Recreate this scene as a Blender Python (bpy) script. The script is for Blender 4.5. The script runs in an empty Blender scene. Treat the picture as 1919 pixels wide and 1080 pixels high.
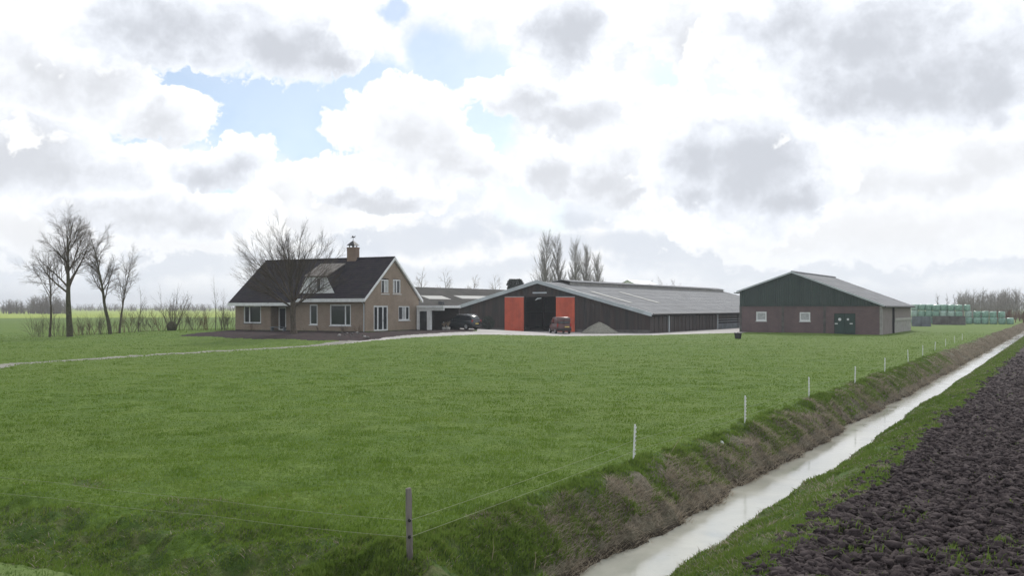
import bpy, math, random
import numpy as np
from mathutils import Vector, Matrix, noise as mnoise

# ------------------------------------------------------------------ camera, sky, sun, exposure
scene = bpy.context.scene
COL = scene.collection
F_PX = 1700.0            # focal length in pixels of the 1919 px wide photograph
CX, HY, CAM_H = 959.5, 577.0, 3.0

cam_data = bpy.data.cameras.new("camera")
cam_data.sensor_width = 36.0
cam_data.lens = 36.0 * F_PX / 1919.0
cam_data.shift_y = (HY - 540.0) / 1919.0
cam_data.clip_start = 0.1
cam_data.clip_end = 12000.0
cam = bpy.data.objects.new("camera", cam_data)
cam.location = (0.0, 0.0, CAM_H)
cam.rotation_euler = (math.radians(90.0), 0.0, 0.0)
COL.objects.link(cam)
scene.camera = cam

SUN_EL, SUN_AZ = math.radians(36.0), math.radians(17.0)   # azimuth measured from +Y towards +X
sun_data = bpy.data.lights.new("sun", "SUN")
sun_data.energy = 2.0
sun_data.angle = math.radians(2.5)
sun_data.color = (1.0, 0.965, 0.91)
sun = bpy.data.objects.new("sun", sun_data)
sdir = Vector((math.sin(SUN_AZ) * math.cos(SUN_EL), math.cos(SUN_AZ) * math.cos(SUN_EL), math.sin(SUN_EL)))
sun.rotation_euler = sdir.to_track_quat("Z", "Y").to_euler()
sun.location = (40, 60, 80)
COL.objects.link(sun)

scene.view_settings.view_transform = "Standard"
scene.view_settings.look = "None"
scene.view_settings.exposure = 0.36
scene.view_settings.gamma = 1.0
scene.view_settings.use_curve_mapping = False
scene.render.engine = "CYCLES"
scene.cycles.use_denoising = True
scene.cycles.max_bounces = 6
scene.cycles.transparent_max_bounces = 8
scene.cycles.volume_bounces = 0
scene.cycles.caustics_reflective = False
scene.cycles.caustics_refractive = False

world = bpy.data.worlds.new("World")
scene.world = world
world.use_nodes = True


class Net:
    """small helper to write node maths as code"""
    def __init__(self, tree):
        self.t = tree
        self.n = tree.nodes
        self.l = tree.links

    def node(self, kind, **kw):
        nd = self.n.new(kind)
        for k, v in kw.items():
            setattr(nd, k, v)
        return nd

    def put(self, sock, v):
        if isinstance(v, bpy.types.NodeSocket):
            self.l.new(v, sock)
        elif v is not None:
            sock.default_value = v

    def m(self, op, a, b=None, c=None, clamp=False):
        nd = self.node("ShaderNodeMath", operation=op, use_clamp=clamp)
        self.put(nd.inputs[0], a)
        if b is not None: self.put(nd.inputs[1], b)
        if c is not None: self.put(nd.inputs[2], c)
        return nd.outputs[0]

    def v(self, op, a, b=None, c=None):
        nd = self.node("ShaderNodeVectorMath", operation=op)
        self.put(nd.inputs[0], a)
        if b is not None: self.put(nd.inputs[1], b)
        if c is not None: self.put(nd.inputs[2], c)
        return nd.outputs["Value"] if op in ("DOT_PRODUCT", "LENGTH", "DISTANCE") else nd.outputs[0]

    def smooth(self, x, a, b):
        nd = self.node("ShaderNodeMapRange", interpolation_type="SMOOTHSTEP")
        self.put(nd.inputs[0], x)
        nd.inputs[1].default_value = a
        nd.inputs[2].default_value = b
        return nd.outputs[0]

    def noise(self, vec, scale, detail=4.0, rough=0.5, dist=0.0):
        nd = self.node("ShaderNodeTexNoise")
        if vec is not None: self.put(nd.inputs["Vector"], vec)
        nd.inputs["Scale"].default_value = scale
        nd.inputs["Detail"].default_value = detail
        nd.inputs["Roughness"].default_value = rough
        nd.inputs["Distortion"].default_value = dist
        return nd

    def mix(self, f, a, b, blend="MIX"):
        nd = self.node("ShaderNodeMix", data_type="RGBA", blend_type=blend)
        self.put(nd.inputs[0], f)
        for s, x in ((nd.inputs[6], a), (nd.inputs[7], b)):
            if isinstance(x, (tuple, list)) and len(x) == 3: x = (*x, 1.0)
            self.put(s, x)
        return nd.outputs[2]


def build_sky():
    N = Net(world.node_tree)
    N.n.clear()
    out = N.node("ShaderNodeOutputWorld")
    sky = N.node("ShaderNodeTexSky", sky_type="NISHITA")
    sky.sun_disc = False
    sky.sun_elevation = SUN_EL
    sky.sun_rotation = SUN_AZ
    sky.altitude = 0.0
    sky.air_density = 1.0
    sky.dust_density = 0.6
    sky.ozone_density = 2.0
    bg_sky = N.node("ShaderNodeBackground")
    bg_sky.inputs["Strength"].default_value = 0.095
    N.l.new(sky.outputs[0], bg_sky.inputs["Color"])

    tc = N.node("ShaderNodeTexCoord")
    d = tc.outputs["Generated"]
    sep = N.node("ShaderNodeSeparateXYZ")
    N.l.new(d, sep.inputs[0])
    az = N.m("ARCTAN2", sep.outputs[0], sep.outputs[1])
    el = N.m("ARCSINE", sep.outputs[2])
    cmb = N.node("ShaderNodeCombineXYZ")
    N.l.new(az, cmb.inputs[0]); N.l.new(el, cmb.inputs[1])
    p = cmb.outputs[0]

    # rugged, billowing outlines: the cloud layout is looked up through a turbulent warp
    w1 = N.noise(d, 7.0, 7.0, 0.60)
    w1.inputs["Lacunarity"].default_value = 2.1
    off = N.v("SUBTRACT", w1.outputs["Color"], (0.5, 0.5, 0.5))
    pw = N.v("MULTIPLY_ADD", off, (0.135, 0.105, 0.0), p)
    w2 = N.noise(N.v("ADD", d, (3.1, 1.7, 0.4)), 7.0, 7.0, 0.60)
    off2 = N.v("SUBTRACT", w2.outputs["Color"], (0.5, 0.5, 0.5))
    pw2 = N.v("MULTIPLY_ADD", off2, (0.16, 0.12, 0.0), p)

    def ang(px, py):
        u, v = (px - CX) / F_PX, (HY - py) / F_PX
        a = math.atan(u)
        return a, math.atan(v * math.cos(a))

    def blob(vec, px, py, rx, ry, grow=1.0, soft_base=False):
        a, e = ang(px, py - (0.22 * ry if soft_base else 0.0))
        q = N.v("SUBTRACT", vec, (a, e, 0.0))
        q = N.v("MULTIPLY", q, (F_PX / (rx * grow), F_PX / (ry * grow), 0.0))
        if soft_base:      # crisp crown, soft base
            q = N.v("MAXIMUM", N.v("MULTIPLY", q, (1.0, 1.6, 0.0)), N.v("MULTIPLY", q, (1.0, 0.8, 0.0)))
        return N.m("SUBTRACT", 1.0, N.v("LENGTH", q))

    def field(vec, items, grow=1.0, k=0.18, soft_base=False):
        acc = None
        for it in items:
            b = blob(vec, *it, grow, soft_base)
            acc = b if acc is None else N.m("SMOOTH_MAX", acc, b, k)
        return acc

    holes = [(300, 105, 70, 75), (470, 195, 250, 62), (610, 225, 150, 60), (640, 150, 90, 40),
             (835, 110, 55, 50), (905, 215, 50, 85), (1235, 80, 40, 60), (1305, 170, 75, 45),
             (1640, 232, 170, 40), (1570, 275, 60, 34), (1850, 220, 120, 26), (1000, 365, 48, 34),
             (445, 345, 48, 30), (560, 255, 60, 30), (735, 8, 22, 18), (930, 130, 40, 45), (700, 355, 30, 20),
             (270, 160, 35, 45), (1770, 25, 20, 20)]
    # cumulus, farthest first: (how dark its body is, its lobes)
    cumuli = [(0.45, [(1700, 412, 270, 46), (1480, 428, 150, 30)]),
              (0.45, [(90, 418, 150, 42), (200, 430, 90, 26)]),
              (0.50, [(560, 392, 140, 34), (640, 335, 75, 40), (545, 345, 60, 36)]),
              (0.35, [(350, 432, 120, 26)]),
              (0.60, [(1640, 328, 100, 42), (1565, 300, 44, 24), (1850, 285, 90, 50), (1780, 335, 90, 36)]),
              (0.80, [(270, 378, 150, 42), (385, 392, 70, 28)]),
              (0.85, [(730, 352, 62, 22), (660, 345, 40, 14)]),
              (0.95, [(375, 290, 80, 30), (450, 275, 60, 26)]),
              (0.80, [(1135, 308, 78, 44), (1185, 338, 46, 18), (1035, 290, 38, 36)]),
              (0.70, [(770, 228, 84, 62), (845, 285, 52, 34), (880, 310, 60, 26)]),
              (0.85, [(1060, 192, 112, 32), (1000, 172, 50, 28)]),
              (1.00, [(1335, 285, 95, 66), (1420, 290, 112, 82), (1475, 348, 90, 32), (1325, 350, 66, 24)]),
              (0.85, [(60, 245, 100, 80), (135, 282, 80, 48), (20, 300, 60, 40)]),
              (0.75, [(95, 88, 115, 66), (180, 105, 75, 58), (285, 195, 66, 30)]),
              (1.00, [(350, 30, 190, 52), (500, 75, 140, 46), (605, 102, 62, 26)]),
              (1.00, [(1045, 48, 78, 58)]),
              (0.80, [(1320, 45, 75, 58), (1388, 88, 54, 38)]),
              (1.00, [(1600, 55, 170, 76), (1690, 132, 180, 60), (1760, 90, 120, 80), (1870, 88, 95, 92), (1480, 22, 95, 48)])]
    pales = [(90, 420, 190, 55), (560, 385, 120, 36), (350, 440, 170, 34), (1250, 470, 230, 28), (760, 440, 160, 26), (1750, 460, 260, 30),
             (250, 490, 300, 26), (1000, 420, 120, 22), (1600, 500, 380, 24), (850, 500, 200, 20), (640, 320, 70, 40), (30, 330, 90, 40)]
    H = field(pw2, holes, 1.65)
    P = field(pw, pales, 1.25)

    # outside the frame the same kind of sky goes on, by noise alone
    plane_z = N.m("MAXIMUM", sep.outputs[2], 0.06)
    pc = N.node("ShaderNodeCombineXYZ")
    N.l.new(N.m("DIVIDE", sep.outputs[0], plane_z), pc.inputs[0])
    N.l.new(N.m("DIVIDE", sep.outputs[1], plane_z), pc.inputs[1])
    gen = N.noise(pc.outputs[0], 0.9, 7.0, 0.55, 0.3)
    gen2 = N.noise(N.v("ADD", pc.outputs[0], (9.0, 4.0, 0.0)), 0.8, 6.0, 0.55, 0.3)
    outside = N.m("MAXIMUM", N.smooth(N.m("ABSOLUTE", az), 0.50, 0.66), N.smooth(el, 0.31, 0.42))
    genG = N.m("MULTIPLY", N.m("SUBTRACT", gen.outputs[0], 0.54), 5.0)
    genH = N.m("MULTIPLY", N.m("SUBTRACT", gen2.outputs[0], 0.53), 5.0)
    sel = lambda a, b: N.m("ADD", N.m("MULTIPLY", a, N.m("SUBTRACT", 1.0, outside)), N.m("MULTIPLY", b, outside))
    H = sel(N.m("MAXIMUM", H, -1.5), genH)
    P = N.m("MAXIMUM", P, -1.5)

    # billow detail inside the clouds
    dw = N.v("MULTIPLY_ADD", off, (0.10, 0.10, 0.10), N.v("MULTIPLY", d, (1.0, 1.0, 1.2)))
    b1 = N.m("ABSOLUTE", N.m("SUBTRACT", N.noise(dw, 11.0, 2.0, 0.5).outputs[0], 0.5))
    b2 = N.m("ABSOLUTE", N.m("SUBTRACT", N.noise(dw, 27.0, 3.0, 0.55).outputs[0], 0.5))
    bil = N.m("SUBTRACT", N.m("MULTIPLY_ADD", b1, 2.4, N.m("MULTIPLY", b2, 1.6)), 0.32)
    fine = N.m("SUBTRACT", N.noise(d, 34.0, 6.0, 0.62).outputs[0], 0.5)
    wide = N.m("SUBTRACT", N.noise(N.v("MULTIPLY", d, (1.0, 1.0, 1.6)), 9.0, 6.0, 0.6).outputs[0], 0.5)
    wob = N.m("ADD", N.m("MULTIPLY", bil, 0.85), N.m("MULTIPLY", fine, 0.55))
    wob2 = N.m("ADD", N.m("MULTIPLY", wide, 1.5), N.m("MULTIPLY", fine, 0.8))

    blue = N.smooth(N.m("ADD", H, N.m("MULTIPLY", wob2, -0.75)), -0.30, 0.45)
    cover = N.m("SUBTRACT", 1.0, N.m("MULTIPLY", blue, 0.80))
    pl = N.smooth(N.m("ADD", P, N.m("ADD", N.m("MULTIPLY", wob, 0.5), wide)), -0.30, 0.5)
    soft = N.smooth(N.m("ADD", wide, N.m("MULTIPLY", bil, 0.35)), -0.16, 0.18)

    white = (0.95, 0.95, 0.945)
    c = N.mix(N.m("MULTIPLY", soft, 0.80), white, (0.66, 0.71, 0.79))
    c = N.mix(N.m("MULTIPLY", pl, 0.85), c, (0.61, 0.65, 0.715))
    wobs = N.m("MULTIPLY", N.m("MAXIMUM", wob, -0.22), 0.95)
    shade = N.m("MULTIPLY", N.m("ADD", wide, N.m("MULTIPLY_ADD", fine, 1.0, N.m("MULTIPLY", bil, 0.5))), 1.0)

    def layer(c, cover, b, lit, dark, gate=None):
        """one cloud over what lies behind it: bright ragged crown, grey body and base.
        b is the cloud's thickness here, lit its thickness a little higher up, where the light comes from"""
        e = N.m("ADD", b, wobs)
        msk = N.m("MAXIMUM", N.smooth(e, -0.26, -0.04), N.smooth(b, 0.08, 0.34))
        if gate is not None:
            msk = N.m("MULTIPLY", msk, gate)
        es = N.m("ADD", lit, N.m("MULTIPLY", wobs, 0.75))
        body = N.m("MULTIPLY", N.smooth(es, -0.30, 0.38), dark)
        deep = N.smooth(N.m("ADD", lit, shade), 0.0, 0.95)
        core = N.mix(deep, (0.80, 0.835, 0.90), (0.525, 0.55, 0.60))
        col = N.mix(body, white, core)
        return N.mix(msk, c, col), N.m("MAXIMUM", cover, msk)

    for dark, lobes in cumuli:
        up = [(x, y + 16 + 0.30 * ry, rx, ry) for x, y, rx, ry in lobes]
        c, cover = layer(c, cover, field(pw, lobes, 1.42, soft_base=True), field(pw, up, 1.42), dark)
    c, cover = layer(c, cover, genG, genG, 0.9, outside)
    low = N.smooth(el, 0.085, 0.0)
    c = N.mix(N.m("MULTIPLY", low, 0.60), c, (0.80, 0.84, 0.88))
    bg_cloud = N.node("ShaderNodeBackground")
    N.l.new(c, bg_cloud.inputs["Color"])
    bg_cloud.inputs["Strength"].default_value = 0.97
    ms = N.node("ShaderNodeMixShader")
    N.l.new(cover, ms.inputs[0])
    N.l.new(bg_sky.outputs[0], ms.inputs[1])
    N.l.new(bg_cloud.outputs[0], ms.inputs[2])
    N.l.new(ms.outputs[0], out.inputs["Surface"])


build_sky()
world.cycles.sampling_method = "MANUAL"
world.cycles.sample_map_resolution = 512

# ------------------------------------------------------------------ helpers
rng = random.Random(7)


def ray(px, py):
    return Vector(((px - CX) / F_PX, 1.0, (HY - py) / F_PX))


def at(px, py, depth):
    """world point seen at a pixel of the photograph at a given depth along +Y"""
    r = ray(px, py)
    return Vector((r.x * depth, depth, CAM_H + r.z * depth))


def on_ground(px, py, z=0.0):
    return at(px, py, F_PX * (CAM_H - z) / (py - HY))


class Frame:
    """a building's own axes: X along the front, Y into the building, Z up"""
    def __init__(self, origin, xdir):
        self.o = Vector(origin)
        x = Vector((xdir[0], xdir[1], 0)).normalized()
        self.x, self.y = x, Vector((-x.y, x.x, 0))
        self.rot = math.atan2(x.y, x.x)

    def loc(self, p):
        d = Vector(p) - self.o
        return Vector((d.dot(self.x), d.dot(self.y), d.z))

    def hit(self, px, py, point, normal):
        """local point where the line of sight meets a plane given in local axes"""
        r = ray(px, py)
        rl = Vector((r.dot(self.x), r.dot(self.y), r.z))
        cl = self.loc((0, 0, CAM_H))
        n = Vector(normal)
        t = n.dot(Vector(point) - cl) / n.dot(rl)
        return cl + rl * t

    def front(self, px, py, y=0.0):
        return self.hit(px, py, (0, y, 0), (0, 1, 0))

    def side(self, px, py, x=0.0):
        return self.hit(px, py, (x, 0, 0), (1, 0, 0))


class MB:
    """collects simple solids and links them as ONE mesh object"""
    def __init__(self):
        self.v, self.f = [], []

    def poly(self, pts):
        n = len(self.v)
        self.v += [tuple(p) for p in pts]
        self.f.append(tuple(range(n, n + len(pts))))
        return self

    def hexa(self, a, b):
        """a: 4 points, b: 4 matching points (solid between two quads)"""
        n = len(self.v)
        self.v += [tuple(p) for p in list(a) + list(b)]
        self.f += [(n + 3, n + 2, n + 1, n), (n + 4, n + 5, n + 6, n + 7)]
        for i in range(4):
            j = (i + 1) % 4
            self.f.append((n + i, n + j, n + 4 + j, n + 4 + i))
        return self

    def box(self, x0, x1, y0, y1, z0, z1):
        x0, x1 = min(x0, x1), max(x0, x1); y0, y1 = min(y0, y1), max(y0, y1); z0, z1 = min(z0, z1), max(z0, z1)
        return self.hexa([(x0, y0, z0), (x1, y0, z0), (x1, y1, z0), (x0, y1, z0)],
                         [(x0, y0, z1), (x1, y0, z1), (x1, y1, z1), (x0, y1, z1)])

    def prism(self, pts, offset):
        """closed polygon pushed along an offset"""
        n, k = len(self.v), len(pts)
        o = Vector(offset)
        self.v += [tuple(Vector(p)) for p in pts] + [tuple(Vector(p) + o) for p in pts]
        self.f.append(tuple(range(n + k - 1, n - 1, -1)))
        self.f.append(tuple(range(n + k, n + 2 * k)))
        for i in range(k):
            j = (i + 1) % k
            self.f.append((n + i, n + j, n + k + j, n + k + i))
        return self

    def tube(self, pts, radii, sides=8, cap=True):
        pts = [Vector(p) for p in pts]
        n = len(self.v)
        up = Vector((0, 0, 1))
        for i, p in enumerate(pts):
            d = (pts[min(i + 1, len(pts) - 1)] - pts[max(i - 1, 0)]).normalized()
            a = d.cross(up if abs(d.z) < 0.9 else Vector((1, 0, 0))).normalized()
            b = d.cross(a)
            r = radii[i] if isinstance(radii, (list, tuple)) else radii
            for k in range(sides):
                t = 2 * math.pi * k / sides
                self.v.append(tuple(p + a * (r * math.cos(t)) + b * (r * math.sin(t))))
        for i in range(len(pts) - 1):
            for k in range(sides):
                k2 = (k + 1) % sides
                self.f.append((n + i * sides + k, n + i * sides + k2, n + (i + 1) * sides + k2, n + (i + 1) * sides + k))
        if cap:
            self.f.append(tuple(n + k for k in range(sides))[::-1])
            e = n + (len(pts) - 1) * sides
            self.f.append(tuple(e + k for k in range(sides)))
        return self

    def ring(self, x, profile, cy, cz, sides=20):
        """surface of revolution about the X axis: profile = [(dx, r)]"""
        n = len(self.v)
        for dx, r in profile:
            for k in range(sides):
                t = 2 * math.pi * k / sides
                self.v.append((x + dx, cy + r * math.cos(t), cz + r * math.sin(t)))
        for i in range(len(profile) - 1):
            for k in range(sides):
                k2 = (k + 1) % sides
                self.f.append((n + i * sides + k, n + i * sides + k2, n + (i + 1) * sides + k2, n + (i + 1) * sides + k))
        return self

    def build(self, name, mat, parent=None, smooth=False, **props):
        me = bpy.data.meshes.new(name)
        me.from_pydata(self.v, [], self.f)
        me.validate()
        import bmesh
        bm = bmesh.new(); bm.from_mesh(me)
        bmesh.ops.recalc_face_normals(bm, faces=bm.faces)
        bm.to_mesh(me); bm.free()
        if smooth:
            me.polygons.foreach_set("use_smooth", [True] * len(me.polygons))
        me.materials.append(mat)
        o = bpy.data.objects.new(name, me)
        COL.objects.link(o)
        if parent: o.parent = parent
        for k, v in props.items(): o[k] = v
        return o


def raw_mesh(name, verts, faces, mat, parent=None, smooth=False, attrs=None):
    """numpy mesh: verts (n,3), faces (m,3 or 4)"""
    verts = np.asarray(verts, dtype=np.float32); faces = np.asarray(faces, dtype=np.int32)
    me = bpy.data.meshes.new(name)
    k = faces.shape[1]
    me.vertices.add(len(verts)); me.vertices.foreach_set("co", verts.ravel())
    me.loops.add(faces.size); me.loops.foreach_set("vertex_index", faces.ravel())
    me.polygons.add(len(faces))
    me.polygons.foreach_set("loop_start", np.arange(0, faces.size, k, dtype=np.int32))
    me.polygons.foreach_set("loop_total", np.full(len(faces), k, dtype=np.int32))
    if smooth: me.polygons.foreach_set("use_smooth", np.ones(len(faces), dtype=bool))
    me.update(calc_edges=True)
    for nm, val in (attrs or {}).items():
        a = me.attributes.new(nm, "FLOAT", "POINT")
        a.data.foreach_set("value", np.asarray(val, dtype=np.float32))
    me.materials.append(mat)
    o = bpy.data.objects.new(name, me)
    COL.objects.link(o)
    if parent: o.parent = parent
    return o


def tag(o, label=None, cat=None, group=None, kind=None):
    if label: o["label"] = label
    if cat: o["category"] = cat
    if group: o["group"] = group
    if kind: o["kind"] = kind
    return o


def thing(name, loc, rot=0.0, label=None, cat=None, group=None):
    o = bpy.data.objects.new(name, None)
    o.empty_display_size = 0.3
    COL.objects.link(o)
    o.location = loc; o.rotation_euler = (0, 0, rot)
    return tag(o, label, cat, group)


def copy_tree(o, parent=None, loc=None, rot=None, scale=None, label=None):
    c = o.copy()
    COL.objects.link(c)
    c.parent = parent
    if loc is not None: c.location = loc
    if rot is not None: c.rotation_euler = (0, 0, rot)
    if scale is not None: c.scale = scale if isinstance(scale, tuple) else (scale,) * 3
    if label: c["label"] = label
    for ch in KIDS.get(o.name, []):
        copy_tree(ch, c)
    return c


KIDS = {}


def remember(o):
    """note the children of a finished prototype so that copies can be made without searching"""
    for x in list(scene.objects):
        if x.parent is not None:
            KIDS.setdefault(x.parent.name, [])
            if x not in KIDS[x.parent.name]: KIDS[x.parent.name].append(x)
    return o


# ------------------------------------------------------------------ materials
def mat(name, col, rough=0.7, vary=0.15, scale=6.0, col2=None, bump=0.0, bscale=40.0, metal=0.0, spec=0.35, detail=5.0, stretch=None):
    m = bpy.data.materials.new(name)
    m.use_nodes = True
    N = Net(m.node_tree)
    b = N.n["Principled BSDF"]
    tc = N.node("ShaderNodeTexCoord").outputs["Object"]
    if stretch: tc = N.v("MULTIPLY", tc, stretch)
    c2 = col2 or tuple(x * (1 - vary) for x in col)
    c1 = col if col2 else tuple(min(1, x * (1 + vary)) for x in col)
    f = N.smooth(N.noise(tc, scale, detail, 0.6).outputs[0], 0.32, 0.68)
    N.l.new(N.mix(f, c1, c2), b.inputs["Base Color"])
    b.inputs["Roughness"].default_value = rough
    b.inputs["Metallic"].default_value = metal
    b.inputs["Specular IOR Level"].default_value = spec
    if bump:
        bp = N.node("ShaderNodeBump")
        bp.inputs["Strength"].default_value = bump
        bp.inputs["Distance"].default_value = 0.02
        N.l.new(N.noise(tc, bscale, 4.0, 0.6).outputs[0], bp.inputs["Height"])
        N.l.new(bp.outputs[0], b.inputs["Normal"])
    return m


def brick_mat(name, c1, c2, mortar, w=0.21, h=0.065, stain=0.35):
    m = bpy.data.materials.new(name)
    m.use_nodes = True
    N = Net(m.node_tree)
    b = N.n["Principled BSDF"]
    tc = N.node("ShaderNodeTexCoord")
    geo = N.node("ShaderNodeSeparateXYZ"); N.l.new(tc.outputs["Object"], geo.inputs[0])
    cb = N.node("ShaderNodeCombineXYZ")
    N.l.new(N.m("ADD", geo.outputs[0], geo.outputs[1]), cb.inputs[0]); N.l.new(geo.outputs[2], cb.inputs[1])
    br = N.node("ShaderNodeTexBrick")
    N.l.new(cb.outputs[0], br.inputs["Vector"])
    br.inputs["Color1"].default_value = (*c1, 1); br.inputs["Color2"].default_value = (*c2, 1); br.inputs["Mortar"].default_value = (*mortar, 1)
    br.inputs["Scale"].default_value = 1.0
    br.inputs["Mortar Size"].default_value = 0.006
    br.inputs["Brick Width"].default_value = w; br.inputs["Row Height"].default_value = h
    f = N.smooth(N.noise(tc.outputs["Object"], 0.9, 6.0, 0.65).outputs[0], 0.35, 0.75)
    dirt = N.mix(N.m("MULTIPLY", f, stain), br.outputs["Color"], tuple(x * 0.55 for x in c2))
    N.l.new(dirt, b.inputs["Base Color"])
    b.inputs["Roughness"].default_value = 0.85
    bp = N.node("ShaderNodeBump"); bp.inputs["Strength"].default_value = 0.5; bp.inputs["Distance"].default_value = 0.006
    bp.invert = True
    N.l.new(br.outputs["Fac"], bp.inputs["Height"]); N.l.new(bp.outputs[0], b.inputs["Normal"])
    return m


def glass_mat(name, col=(0.02, 0.025, 0.03)):
    m = bpy.data.materials.new(name)
    m.use_nodes = True
    N = Net(m.node_tree)
    b = N.n["Principled BSDF"]
    b.inputs["Base Color"].default_value = (*col, 1)
    b.inputs["Roughness"].default_value = 0.06
    b.inputs["Specular IOR Level"].default_value = 0.5
    return m


def corrugated_mat(name, col, col2, pitch=0.18, axis=0, rough=0.6, bump=0.6, spec=0.4):
    m = mat(name, col, rough, col2=col2, scale=0.6, spec=spec)
    N = Net(m.node_tree)
    b = N.n["Principled BSDF"]
    tc = N.node("ShaderNodeTexCoord")
    s = N.node("ShaderNodeSeparateXYZ"); N.l.new(tc.outputs["Object"], s.inputs[0])
    wv = N.m("SINE", N.m("MULTIPLY", s.outputs[axis], 2 * math.pi / pitch))
    bp = N.node("ShaderNodeBump"); bp.inputs["Strength"].default_value = bump; bp.inputs["Distance"].default_value = 0.03
    N.l.new(wv, bp.inputs["Height"]); N.l.new(bp.outputs[0], b.inputs["Normal"])
    return m


def streak(m, amount=0.5, tone=0.6, stretch=(0.12, 1.6, 1.0), scale=1.4):
    """weather streaks running down a surface"""
    N = Net(m.node_tree)
    b = N.n["Principled BSDF"]
    old = b.inputs["Base Color"].links[0].from_socket
    pos = N.v("MULTIPLY", N.node("ShaderNodeTexCoord").outputs["Object"], stretch)
    f = N.smooth(N.noise(pos, scale, 7.0, 0.68).outputs[0], 0.42, 0.72)
    c = N.mix(N.m("MULTIPLY", f, amount), old, tone if isinstance(tone, tuple) else (tone * 0.2, tone * 0.2, tone * 0.19))
    N.l.new(c, b.inputs["Base Color"])
    return m


def grass_ground(name, c1, c2, c3, s1=0.9, streak=(1, 1, 1), bump=0.6):
    """turf seen from afar: two greens and a straw tone broken up at three sizes"""
    m = bpy.data.materials.new(name)
    m.use_nodes = True
    N = Net(m.node_tree)
    b = N.n["Principled BSDF"]
    tc = N.v("MULTIPLY", N.node("ShaderNodeTexCoord").outputs["Object"], streak)
    big = N.smooth(N.noise(tc, 0.055, 4.0, 0.55).outputs[0], 0.35, 0.65)
    mid = N.smooth(N.noise(tc, s1, 7.0, 0.68).outputs[0], 0.36, 0.66)
    fine = N.smooth(N.noise(tc, 9.0, 6.0, 0.7).outputs[0], 0.35, 0.68)
    c = N.mix(mid, c1, c2)
    c = N.mix(N.m("MULTIPLY", big, 0.55), c, c3)
    c = N.mix(N.m("MULTIPLY", fine, 0.55), c, tuple(x * 0.5 for x in c1))
    N.l.new(c, b.inputs["Base Color"])
    b.inputs["Roughness"].default_value = 0.9
    b.inputs["Specular IOR Level"].default_value = 0.1
    bp = N.node("ShaderNodeBump"); bp.inputs["Strength"].default_value = bump; bp.inputs["Distance"].default_value = 0.12
    N.l.new(N.noise(tc, 5.0, 7.0, 0.7).outputs[0], bp.inputs["Height"]); N.l.new(bp.outputs[0], b.inputs["Normal"])
    return m


def blade_mat(name, ca, cb, cc, transl=0.35):
    """thin leaves: colour goes by each blade's own random tint, some light comes through"""
    m = bpy.data.materials.new(name)
    m.use_nodes = True
    N = Net(m.node_tree)
    N.n.clear()
    out = N.node("ShaderNodeOutputMaterial")
    at_ = N.node("ShaderNodeAttribute"); at_.attribute_name = "tint"
    t = at_.outputs["Fac"]
    c = N.mix(N.smooth(t, 0.0, 0.6), ca, cb)
    c = N.mix(N.smooth(t, 0.72, 1.0), c, cc)
    patch = N.smooth(N.noise(N.node("ShaderNodeTexCoord").outputs["Object"], 0.12, 4.0, 0.6).outputs[0], 0.35, 0.7)
    c = N.mix(N.m("MULTIPLY", patch, 0.35), c, tuple(x * 0.72 for x in ca))
    df = N.node("ShaderNodeBsdfDiffuse"); tr = N.node("ShaderNodeBsdfTranslucent")
    N.l.new(c, df.inputs["Color"]); N.l.new(c, tr.inputs["Color"])
    mx = N.node("ShaderNodeMixShader"); mx.inputs[0].default_value = transl
    N.l.new(df.outputs[0], mx.inputs[1]); N.l.new(tr.outputs[0], mx.inputs[2])
    N.l.new(mx.outputs[0], out.inputs["Surface"])
    return m


M = {}
M["white"] = mat("white_paint", (0.72, 0.73, 0.74), 0.5, 0.08, 3.0)
M["glass"] = glass_mat("dark_glass")
M["curtain"] = mat("net_curtain", (0.42, 0.43, 0.44), 0.8, 0.2, 5.0)
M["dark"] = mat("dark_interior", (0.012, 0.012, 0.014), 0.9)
M["house_brick"] = brick_mat("yellow_brown_brick", (0.325, 0.25, 0.185), (0.255, 0.19, 0.14), (0.30, 0.265, 0.225))
M["chimney_brick"] = brick_mat("chimney_brick", (0.25, 0.16, 0.11), (0.19, 0.125, 0.09), (0.22, 0.19, 0.16))
M["plinth"] = brick_mat("dark_plinth_brick", (0.06, 0.05, 0.05), (0.045, 0.035, 0.035), (0.09, 0.085, 0.08))
M["tile"] = mat("dark_roof_tile", (0.026, 0.020, 0.026), 0.8, col2=(0.013, 0.012, 0.018), scale=1.3, bump=0.5, bscale=14.0, spec=0.12)
M["dormer_tile"] = mat("weathered_dormer_roof", (0.16, 0.145, 0.13), 0.75, col2=(0.09, 0.08, 0.07), scale=2.0)
M["lead"] = mat("lead_grey", (0.08, 0.085, 0.09), 0.5)
M["fascia"] = mat("pale_grey_trim", (0.46, 0.50, 0.53), 0.55, 0.1, 0.6)
M["barn_board"] = mat("dark_stained_board", (0.055, 0.036, 0.032), 0.8, col2=(0.026, 0.027, 0.027), scale=0.9, stretch=(1, 1, 0.15))
M["barn_side"] = mat("side_wall_board", (0.085, 0.065, 0.058), 0.8, col2=(0.05, 0.046, 0.045), scale=2.2, stretch=(1, 1, 0.12))
M["red"] = mat("red_door_paint", (0.52, 0.095, 0.050), 0.5, 0.14, 0.8)
M["green_clad"] = corrugated_mat("dark_green_cladding", (0.028, 0.052, 0.044), (0.022, 0.040, 0.035), 0.25, 0, 0.55, 0.8)
M["shed_brick"] = brick_mat("red_brown_brick", (0.165, 0.104, 0.104), (0.125, 0.083, 0.087), (0.155, 0.13, 0.13))
M["shed_side"] = brick_mat("grey_side_brick", (0.25, 0.21, 0.20), (0.20, 0.17, 0.165), (0.24, 0.22, 0.21))
M["concrete"] = mat("grey_concrete", (0.30, 0.29, 0.275), 0.85, 0.18, 2.0, bump=0.3)
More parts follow.
